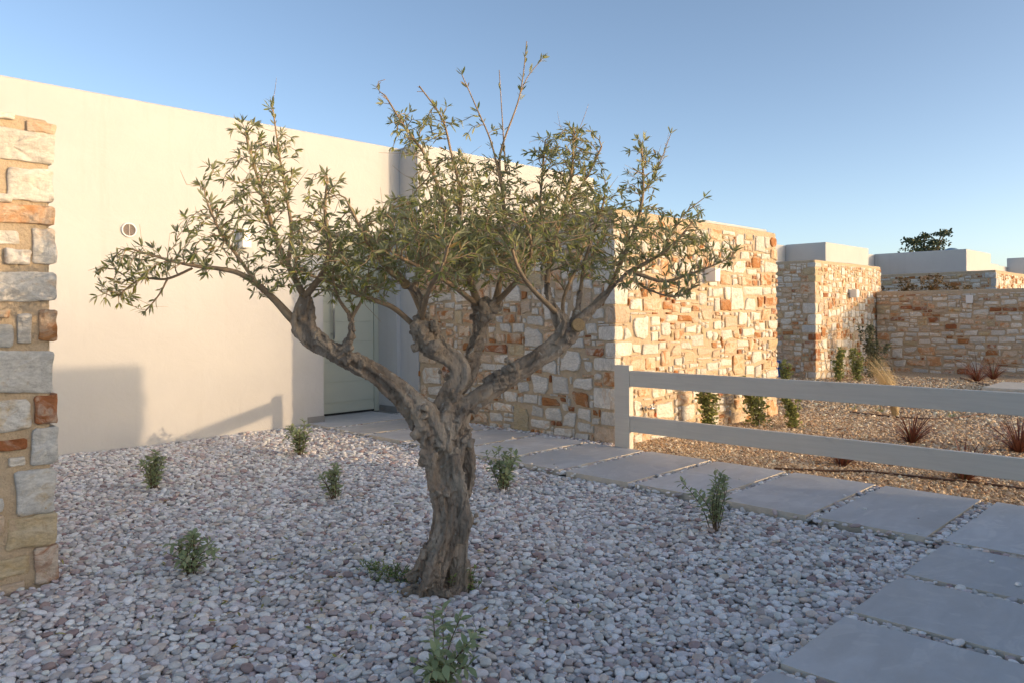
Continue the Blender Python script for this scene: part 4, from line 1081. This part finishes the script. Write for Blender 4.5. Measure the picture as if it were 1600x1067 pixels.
# ---- crown: branches grown towards points spread through the crown's volume
BR = [
 [(543,488,4,-.14),(528,465,3.2,-.18),(520,430,2.5,-.22),(530,390,2,-.25)],
 [(548,500,3.5,-.12),(565,470,3,-.15),(575,440,2.2,-.2)],
 [(474,512,11,-.12),(454,496,9.5,-.14),(430,470,7.5,-.16),(402,445,6.5,-.2),(372,427,5.5,-.22),(340,420,4.5,-.24),(312,417,4,-.25),(275,410,3,-.27),(240,400,2.4,-.28),(200,388,1.6,-.3)],
 [(300,420,3,-.25),(262,436,2.6,-.22),(220,437,2,-.2),(185,462,1.4,-.18)],
 [(262,436,2.2,-.22),(248,462,1.7,-.2),(228,486,1.2,-.2)],
 [(402,445,4,-.2),(370,400,3.5,-.25),(345,365,3,-.3),(325,320,2,-.3)],
 [(474,462,8,-.1),(450,415,6,-.1),(430,370,5,-.12),(415,320,4,-.15),(400,270,3,-.15),(385,215,2,-.15)],
 [(450,415,5,-.1),(455,360,4,-.05),(448,310,3,0),(436,240,2,0),(427,175,1.5,0)],
 [(478,462,8,-.12),(505,425,6,-.2),(515,385,5,-.25),(508,330,3.5,-.3),(512,280,2.2,-.3)],
 [(645,507,6,0),(614,481,5.5,-.05),(580,468,5,-.1),(549,456,4.5,-.15),(510,440,3.5,-.2),(470,425,2.5,-.25)],
 [(634,445,6,-.03),(605,420,5,-.1),(580,390,4,-.18),(560,350,3,-.2),(540,310,2,-.2)],
 [(648,452,6,-.02),(655,410,5,.05),(650,360,4,.1),(640,320,3,.1)],
 [(748,478,9,.2),(730,430,6.5,.2),(705,370,5,.2),(690,310,4,.2),(665,245,3,.18),(630,195,2.2,.15),(602,150,1.6,.15)],
 [(705,370,4,.2),(720,310,3.5,.25),(705,240,2.6,.25),(690,185,2,.25),(655,135,1.4,.25)],
 [(774,474,8,.22),(785,420,6,.25),(790,360,5,.3),(785,300,3.6,.3),(782,240,2.4,.3),(812,150,1.5,.3),(823,65,.9,.3)],
 [(785,300,2.6,.3),(768,225,1.8,.28),(745,170,1.4,.28),(722,118,1.,.28)],
 [(790,270,1.8,.3),(785,190,1.2,.3),(780,110,.8,.3)],
 [(812,150,1.2,.3),(825,120,.9,.3),(848,92,.7,.3)],
 [(748,478,7,.2),(705,445,5,.0),(660,420,4,-.2),(620,400,3,-.35)],
 [(774,474,7,.22),(815,430,5,.0),(830,390,4,-.15),(820,340,3,-.25)],
 [(855,443,6,.05),(862,390,5,.1),(880,330,4,.15),(893,270,3,.15),(897,205,2,.15)],
 [(880,330,3,.15),(915,280,2.5,.2),(940,230,1.8,.2)],
 [(862,390,4,.1),(845,330,3,.2),(848,270,2.2,.25),(852,220,1.6,.25)],
 [(907,455,4,.12),(915,405,3.4,.2),(930,360,3,.3),(945,310,2,.35)],
 [(950,457,5,.1),(975,400,4.5,.1),(995,350,3.6,.12),(1005,300,2.8,.12),(1003,235,1.8,.12)],
 [(980,427,5,.1),(1015,408,4,.05),(1050,385,3,.02),(1080,350,2,.02)],
 [(990,425,4.5,.1),(1035,440,3.5,.1),(1075,430,2.8,.1),(1110,417,2.1,.08),(1145,402,1.4,.08)],
 [(990,437,3,.1),(1012,452,2.4,.05),(1050,464,1.8,.0),(1078,455,1.2,0)],
 [(1005,300,1.6,.12),(1025,270,1.1,.12),(1048,210,.7,.12)],
 [(1040,385,1.6,.02),(1065,340,1.2,.05),(1100,310,.8,.05)],
 [(884,524,5,.1),(880,470,4,.3),(900,420,3.5,.5),(915,380,2.6,.6)],
 [(752,500,6,.2),(740,450,5,.45),(735,400,4,.6),(720,350,3,.7)],
 [(659,490,6,0),(640,450,5,.3),(610,410,4,.5),(590,370,3,.6)],
 [(868,488,6,.07),(830,450,5,-.25),(810,420,4,-.45),(800,390,3,-.6)],
 [(658,503,6,0),(670,455,5,-.3),(690,420,4,-.5),(700,385,3,-.6)],
]
branch_nodes, parent_i, rad0 = [], [], []
for b in BR:
    P = limb(b, 8); P[:, 3] *= .78; last = -1
    for q in P:
        branch_nodes.append(q[:3]); rad0.append(q[3]); parent_i.append(last); last = len(branch_nodes) - 1
rs = np.random.RandomState(3)
ATT = []
def cloud(px, py, rx, ry, n, dd=0., rd=.3):
    k = 0; n = int(n * (2.3 if 500 < px < 1000 and py > 280 else 1.75))
    while k < n:
        a, b, c = rs.uniform(-1, 1, 3)
        if a*a + b*b + c*c > 1: continue
        d = TD + dd + c * rd; s = TD / d * (1 if d > 0 else 1)
        p = at(px + a * rx, py + b * ry, d); ATT.append((p.x, p.y, p.z)); k += 1
for c in [(225,415,75,30,40,-.27,.15),(185,440,40,45,16,-.2,.12),(330,380,70,60,45,-.25,.25),(400,300,55,80,75,-.15,.25),(390,215,22,30,18,-.15,.1),(426,172,9,18,10,0,.05),(440,260,30,55,28,0,.15),
          (470,400,70,60,75,-.2,.35),(505,310,35,45,18,-.3,.2),(330,290,25,40,6,-.3,.1),(555,400,70,60,110,-.1,.45),(640,370,75,65,170,0,.55),(720,365,80,70,200,.1,.6),(800,375,80,70,190,.1,.6),(880,360,75,70,170,.15,.5),
          (690,285,55,50,65,.2,.3),(650,210,45,45,38,.18,.15),(600,150,16,22,18,.15,.06),(690,195,22,30,20,.25,.08),(655,140,12,14,8,.25,.05),(770,290,50,40,40,.3,.25),
          (895,260,48,62,120,.17,.2),(900,215,25,25,30,.15,.1),(850,240,22,30,18,.25,.1),(940,330,45,60,50,.3,.2),(1003,275,30,50,42,.12,.12),(1000,235,14,20,16,.12,.06),(1010,370,55,45,80,.1,.3),
          (1070,390,45,40,48,.05,.2),(1085,345,22,26,18,.02,.08),(1125,405,28,18,24,.08,.08),(1050,445,50,22,22,.05,.15),(960,420,50,40,50,.2,.4),(700,430,90,30,50,-.1,.5),(560,450,60,30,50,-.1,.3),(530,430,40,40,30,-.2,.2),(420,440,40,35,20,-.2,.15),
          (735,190,18,30,4,.28,.05),(780,240,20,40,7,.3,.06)]: cloud(*c)
ATT = np.array(ATT)
ND = [np.array(p) for p in branch_nodes]; PA = list(parent_i); dirs = {}
alive = np.ones(len(ATT), bool); STEP, KILL, REACH = .034, .036, .55
for it in range(34):
    arr = np.array(ND); idx = np.where(alive)[0]
    if len(idx) == 0: break
    A = ATT[idx]
    D2 = ((A[:, None, :] - arr[None]) ** 2).sum(2) if len(A) * len(arr) < 4e7 else None
    near = D2.argmin(1); dm2 = np.sqrt(D2[np.arange(len(A)), near])
    alive[idx[dm2 < KILL]] = False
    grow = {}
    for a, nn, dd in zip(A, near, dm2):
        if KILL <= dd < REACH: grow.setdefault(nn, []).append((a - arr[nn]) / dd)
    new = 0
    for nn, vs_ in grow.items():
        d = np.mean(vs_, 0) + rs.normal(0, .22, 3) + np.array([0, 0, .06])
        if PA[nn] >= 0: d = d + .55 * (arr[nn] - arr[PA[nn]]) / (np.linalg.norm(arr[nn] - arr[PA[nn]]) + 1e-9)
        d /= np.linalg.norm(d) + 1e-9
        ND.append(arr[nn] + d * STEP); PA.append(nn); new += 1
    if new == 0: break
n0 = len(branch_nodes); N = len(ND); ND = np.array(ND)
kids = [[] for _ in range(N)]
for i, p in enumerate(PA):
    if p >= 0: kids[p].append(i)
cnt = np.ones(N)
for i in range(N - 1, n0 - 1, -1): cnt[PA[i]] += cnt[i] if PA[i] >= 0 else 0
R = np.array([rad0[i] if i < n0 else 0 for i in range(N)])
for i in range(n0, N): R[i] = .0011 + .00042 * min(cnt[i], 60) ** .6
TW = []
for b0 in range(N):                                                   # chains of nodes become tubes
    starts = []
    if PA[b0] < 0: starts = [[b0]]
    elif len(kids[PA[b0]]) > 1 and kids[PA[b0]][0] != b0: starts = [[PA[b0], b0]]
    for ch in starts:
        while kids[ch[-1]]: ch.append(kids[ch[-1]][0])
        if len(ch) < 2: continue
        rr = [R[k] for k in ch]
        if len(ch) > 1 and PA[ch[1]] == ch[0] and ch[0] != b0: rr[0] = min(rr[0], rr[1] * 1.3)
        TW.append(tube([ND[k] for k in ch], rr, 5 if max(rr) > .004 else 4, False))
rg = random.Random(17)                                               # thin bare shoots sticking out of the crown
tips = [i for i in range(N) if not kids[i] or i >= n0 and rg.random() < .04]
for i in rg.sample(tips, min(190, len(tips))):
    if PA[i] < 0: continue
    d = Vector(ND[i] - ND[PA[i]]).normalized() + Vector((rg.gauss(0, .35), rg.gauss(0, .35), rg.gauss(.15, .35))); d.normalize()
    p = Vector(ND[i]); L = rg.uniform(.06, .22); b_ = Vector((rg.gauss(0, 1), rg.gauss(0, 1), rg.gauss(0, 1))) * L * .10
    TW.append(tube([p, p + d * L * .5 + b_, p + d * L], [.0014, .0011, .0006], 4, False))
crown = mobj('crown', *join(TW), MAT['twig'], tree, True)
fol = Foliage()
LG = [leaf_geo(1., .22, .3, .10, 2), leaf_geo(1., .18, .5, .25, 2), leaf_geo(1., .25, .2, -.08, 2)]
rng = random.Random(12)
for i in range(N):
    p = ND[i]; tip = not kids[i]
    if i < n0 and (R[i] > .0040): continue
    if i < n0 and not tip and rng.random() < .35: continue
    bare = p[2] > 2.33 and rng.random() < .72                          # dead top shoots carry few leaves
    if bare: continue
    ax = Vector(p - ND[PA[i]]) if PA[i] >= 0 else Vector((0, 0, 1))
    if ax.length < 1e-6: continue
    ax.normalize(); side = ax.orthogonal().normalized(); a0 = rng.uniform(0, 6.283)
    n = rng.choice((6, 7, 8)) if tip else rng.choice((2, 3, 3, 4))
    for q in range(n):
        s_ = Matrix.Rotation(a0 + q * (3.14 if not tip else 2.4) + rng.uniform(-.4, .4), 3, ax) @ side
        d = s_ * rng.uniform(.35, 1.) + ax * rng.uniform(.5, 1.2) + Vector((0, 0, rng.uniform(-.1, .3)))
        pos = Vector(p) - ax * rng.uniform(0, STEP) * (0 if tip else 1)
        fol.add(rng.choice(LG), pos, frame(d, None, rng.uniform(-1.2, 1.2)), rng.uniform(.026, .054), min(1, max(0, rng.gauss(.38, .25))) if rng.random() > .035 else 1.)
leaves = fol.build('foliage', MAT['olive'], crown); leaves['kind'] = 'stuff'
print('TREE nodes', N, 'leaf faces', len(fol.F))

# suckers and weeds round the trunk
def weed(px, py, w, h, n, seed, label, name='weed_clump', mat='weed', ln=.022):
    rg = random.Random(seed); b = on_z(px, py, -.06); b.z = gz(b.x, b.y) - .012; root = tag(empty(name, b), label, 'weed')
    f = Foliage(); st = []; g = leaf_geo(1., .26, .3, .2, 2)
    for k in range(n):
        o = b + Vector((RT[0], RT[1], 0)) * rg.uniform(-w/2, w/2) + Vector((FW[0], FW[1], 0)) * rg.uniform(-w/4, w/4)
        tip = o + Vector((rg.uniform(-.05, .05), rg.uniform(-.05, .05), h * rg.uniform(.4, 1.)))
        P = [Vector(q) for q in smooth_path([o, o.lerp(tip, .5) + Vector((rg.uniform(-.015, .015), rg.uniform(-.015, .015), 0)), tip], 4)]
        st.append(tube(P, .0013, 4, False))
        for i, p in enumerate(P[1:]):
            for q in range(3):
                d = Vector((rg.uniform(-1, 1), rg.uniform(-1, 1), rg.uniform(-.1, .9)))
                f.add(g, p, frame(d, None, rg.uniform(-1, 1)), ln * rg.uniform(.6, 1.2), rg.random() * .9)
    mobj('stem', *join(st), MAT['stem'], root); x = f.build('foliage', MAT[mat], root); x['kind'] = 'stuff'
weed(618, 905, .20, .10, 34, 1, 'green weeds left of the olive trunk base', ln=.02)
weed(585, 893, .10, .06, 12, 4, 'thin dry-tipped weed farther left of the trunk base', ln=.02)
weed(722, 918, .09, .14, 14, 2, 'fresh green suckers at the right of the trunk base', 'olive_suckers')

# ---- shrubs beyond the fence
def leafy_shrub(px, py, h, w, seed, label, mat, zf=tz, n=520, leaf=.022, group='shrubs beyond the fence', base=None, arch=0.):
    rg = random.Random(seed)
    b = base if base is not None else on_z(px, py, -.07)
    if base is None: b.z = zf(b.x, b.y) - .02
    root = tag(empty('leafy_shrub', b), label, 'shrub', group); f = Foliage(); st = []; g = leaf_geo(1., .62, .25, .15, 2)
    ns = 9
    for k in range(ns):
        az = rg.uniform(0, 6.283); sp = w / 2 * rg.uniform(.2, 1.); hh = h * rg.uniform(.6, 1.)
        if k == 0: hh, sp = h, w * .1
        tip = b + Vector((math.cos(az) * sp, math.sin(az) * sp, hh)) + Vector((RT[0], RT[1], 0)) * arch * hh
        mid = b.lerp(tip, .45) + Vector((0, 0, .08 * h))
        P = [Vector(q) for q in smooth_path([b, mid, tip], 8)]
        st.append(tube(P, [.005 - .0038 * i / (len(P)-1) for i in range(len(P))], 4, False))
        for j in range(n // ns):
            t = 1 - rg.random() ** 1.25 * .88; q = t * (len(P) - 1); i = min(int(q), len(P) - 2); p = P[i].lerp(P[i+1], q - i)
            spr = w * .16 * (1.15 - t)
            p = p + Vector((rg.gauss(0, spr), rg.gauss(0, spr), rg.gauss(0, spr * .8)))
            d = Vector((rg.uniform(-1, 1), rg.uniform(-1, 1), rg.uniform(-.3, 1)))
            f.add(g, p, frame(d, None, rg.uniform(-1.5, 1.5)), leaf * rg.uniform(.6, 1.3), min(.95, rg.random()))
    for q in st: mobj('stem', *q, MAT['stem'], root); x = f.build('foliage', MAT[mat], root); x['kind'] = 'stuff'
b = on_y(1109, 664, EV - .28); b.z = tz(b.x, b.y) - .02
leafy_shrub(0, 0, .62, .26, 11, 'bright leafy shrub against the sunlit stone wall, left of two', 'shrub', base=b, n=900, leaf=.042)
b = on_y(1185, 668, EV - .30); b.z = tz(b.x, b.y) - .02
leafy_shrub(0, 0, .58, .42, 12, 'wide leafy shrub by the right end of the big stone wall', 'shrub', base=b, n=1000, leaf=.042, arch=-.25)
leafy_shrub(1243, 670, .42, .24, 13, 'slim leafy shrub just right of the big stone wall end', 'shrub', n=700, leaf=.038, arch=-.2)
leafy_shrub(1228, 604, .50, .22, 14, 'small bright shrub beside the distant shaded stone face', 'shrub', n=520, leaf=.046)
leafy_shrub(1311, 594, .66, .26, 15, 'narrow sunlit shrub before the distant stone block, left of two', 'shrub', n=620, leaf=.052)
leafy_shrub(1339, 593, .64, .30, 16, 'narrow sunlit shrub before the distant stone block, right of two', 'shrub', n=620, leaf=.052)
leafy_shrub(1364, 588, 1.08, .62, 17, 'tall grey-green shrub in the far wall corner', 'greyshrub', n=1200, leaf=.055)
for k, (x, y, w, h, s_) in enumerate([(1412, 452, 1.0, .85, 21), (1462, 452, .9, .9, 22), (1505, 452, .8, .6, 23), (1388, 452, .6, .45, 24)]):
    b = at(x, y, LU / ray(x, y).x * 1.05); b.z = 1.2
    leafy_shrub(0, 0, h, w, s_, ['brown-green bush above the long far wall, tallest at left', 'dry brown bush in the middle above the long far wall', 'low dry bush at right above the long far wall', 'small dry bush at the far left above the long wall'][k],
                'dryshrub', base=b, n=620, leaf=.06, group='bushes above the long far wall')
# planter soil behind the long wall carries those bushes
k = bevel_box('planting_bed', (LU + .46, c2.x - .02, LV0, FV, -.3, 1.26), MAT['soil'], None, .01); tag(k, 'raised soil bed behind the long far wall', None, None, 'structure')

# ---- grasses
def blades(f, b, n, length, spread, droop, width, rg, wind=Vector((0, 0, 0)), tint=(0, .9)):
    for k in range(n):
        az = rg.uniform(0, 6.283); L = length * rg.uniform(.55, 1.05); s_ = rg.random() ** .7 * spread
        d0 = Vector((math.cos(az) * s_, math.sin(az) * s_, 1)).normalized(); p = b + Vector((math.cos(az), math.sin(az), 0)) * rg.uniform(0, .035)
        d = d0.copy(); seg = 7; w0 = width * rg.uniform(.7, 1.2); V = []; perp = Vector((-math.sin(az + rg.uniform(-.6, .6)), math.cos(az), 0)).normalized()
        for i in range(seg + 1):
            t = i / seg; w = w0 * (1 - t) ** .6
            V += [p + perp * w / 2, p - perp * w / 2]
            d = (d + (Vector((math.cos(az), math.sin(az), -.55)) * droop + wind) / seg * (t + .3)).normalized(); p = p + d * L / seg
        base = f.n; f.V.append(np.array([tuple(v) for v in V])); f.n += len(V); f.T += [rg.uniform(*tint)] * len(V)
        f.F += [(base+2*i, base+2*i+1, base+2*i+3, base+2*i+2) for i in range(seg)]
def red_grass(px, py, L, n, seed, label, far=False):
    rg = random.Random(seed); b = on_z(px, py, -.07); b.z = tz(b.x, b.y) - .01
    root = tag(empty('burgundy_grass', b), label, 'grass clump', 'burgundy grass clumps')
    f = Foliage(); blades(f, b, int(n * 1.3), L * 1.3, 1.5, .8, .011, rg); x = f.build('blades', MAT['redgrass'], root); x['kind'] = 'stuff'
    f = Foliage(); blades(f, b, n // 4, L * .6, .9, .5, .008, rg); x = f.build('green_blades', MAT['redgreen'], root); x['kind'] = 'stuff'
red_grass(1425, 694, .36, 90, 31, 'burgundy grass clump between the rails, right of centre')
red_grass(1592, 708, .42, 110, 32, 'burgundy grass clump between the rails at the right edge')
red_grass(1316, 733, .30, 60, 33, 'small burgundy grass clump under the lower rail, left')
red_grass(1506, 756, .36, 80, 34, 'burgundy grass clump under the lower rail, right')
red_grass(1527, 594, .50, 90, 35, 'burgundy grass clump before the long far wall')
red_grass(1552, 590, .46, 70, 36, 'second burgundy clump close behind, before the long far wall')
def blond_grass(px, py, L, n, seed, label, lean):
    rg = random.Random(seed); b = on_z(px, py, -.07); b.z = tz(b.x, b.y) - .01
    o_root = tag(empty('feather_grass', b), label, 'grass clump', 'blond feather grasses')
    f = Foliage(); blades(f, b, n, L, .20, .10, 0.005, rg, Vector((RT[0], RT[1], -.15)) * lean); x = f.build('blades', MAT['blond'], o_root); x['kind'] = 'stuff'
blond_grass(1399, 650, 0.92, 300, 41, 'tall blond feather grass leaning left behind the top rail', -1.5)
blond_grass(1630, 600, .60, 160, 42, 'blond feather grass reaching in from the right edge', -.9)
for k, (x, y) in enumerate([(1335, 640), (1486, 650), (1375, 641)]):
    rg = random.Random(60 + k); b = on_z(x, y, -.07); b.z = tz(b.x, b.y) - .01
    f = Foliage(); blades(f, b, 22, .12, 1.6, .6, .006, rg); o = f.build('grass_tuft', MAT['weed'])
    tag(o, ['small green tuft at the left end of the far pipe', 'small green tuft at the right of the far pipe', 'tiny green tuft beside the blond grass'][k], 'grass tuft', 'green tufts on the tan gravel'); o['kind'] = 'thing'

# ---- dark tree behind the far roofs
tb = at(1447, 440, 38); ft = tag(empty('dark_tree', (tb.x, tb.y, -.3)), 'dark leafy tree rising behind the far white roofs', 'tree')
rg = random.Random(9); f = Foliage(); g = leaf_geo(1., .55, .2, .1, 2); st = [tube([(tb.x, tb.y, -.4), (tb.x + .1, tb.y, 1.8), (tb.x, tb.y, 3.4)], [.2, .15, .1], 7)]
for (x, y, rx, ry, n) in [(1430, 379, 17, 5, 260), (1462, 380, 18, 5, 260), (1472, 366, 13, 3.5, 170), (1444, 370, 13, 4, 150), (1423, 376, 9, 3, 80), (1447, 391, 34, 6, 420), (1478, 363, 7, 2.5, 60)]:
    e = at(x, y, 38); st.append(tube([(tb.x, tb.y, 2.6), tuple(Vector((tb.x, tb.y, 3.2)).lerp(e, .5)), tuple(e)], [.08, .05, .02], 5))
    for k in range(n):
        a, b_, c_ = rg.gauss(0, .45), rg.gauss(0, .42), rg.gauss(0, .5)
        p = at(x + a * rx, y + b_ * ry, 38 + c_ * 1.2)
        f.add(g, p, frame(Vector((rg.uniform(-1, 1), rg.uniform(-1, 1), rg.uniform(-.6, .8))), None, rg.uniform(-2, 2)), rg.uniform(.09, .2), rg.random() * .9)
mobj('trunk', *join(st), MAT['stem'], ft); x = f.build('foliage', MAT['darkleaf'], ft); x['kind'] = 'stuff'

# ---- fallen olive leaves on the pebbles
f = Foliage(); rg = random.Random(70); g = leaf_geo(1., .24, .4, .2, 2)
for k in range(260):
    a, r = rg.uniform(0, 6.283), abs(rg.gauss(0, 1.1)); u, v = TREE.x + math.cos(a) * r - .3, TREE.y + math.sin(a) * r + .5
    if u > 4.5 or v > 7.8 or v < 1.3 or r < .15: continue
    f.add(g, (u, v, gz(u, v) + .014 + rg.uniform(0, .006)), frame(Vector((rg.uniform(-1, 1), rg.uniform(-1, 1), rg.uniform(-.25, .25))), None, rg.uniform(-.6, .6)), rg.uniform(.03, .05), rg.choice((.3, .95, 1., 1.)))
x = f.build('fallen_leaves', MAT['olive']); tag(x, 'dry olive leaves fallen on the grey pebbles', None, None, 'stuff')
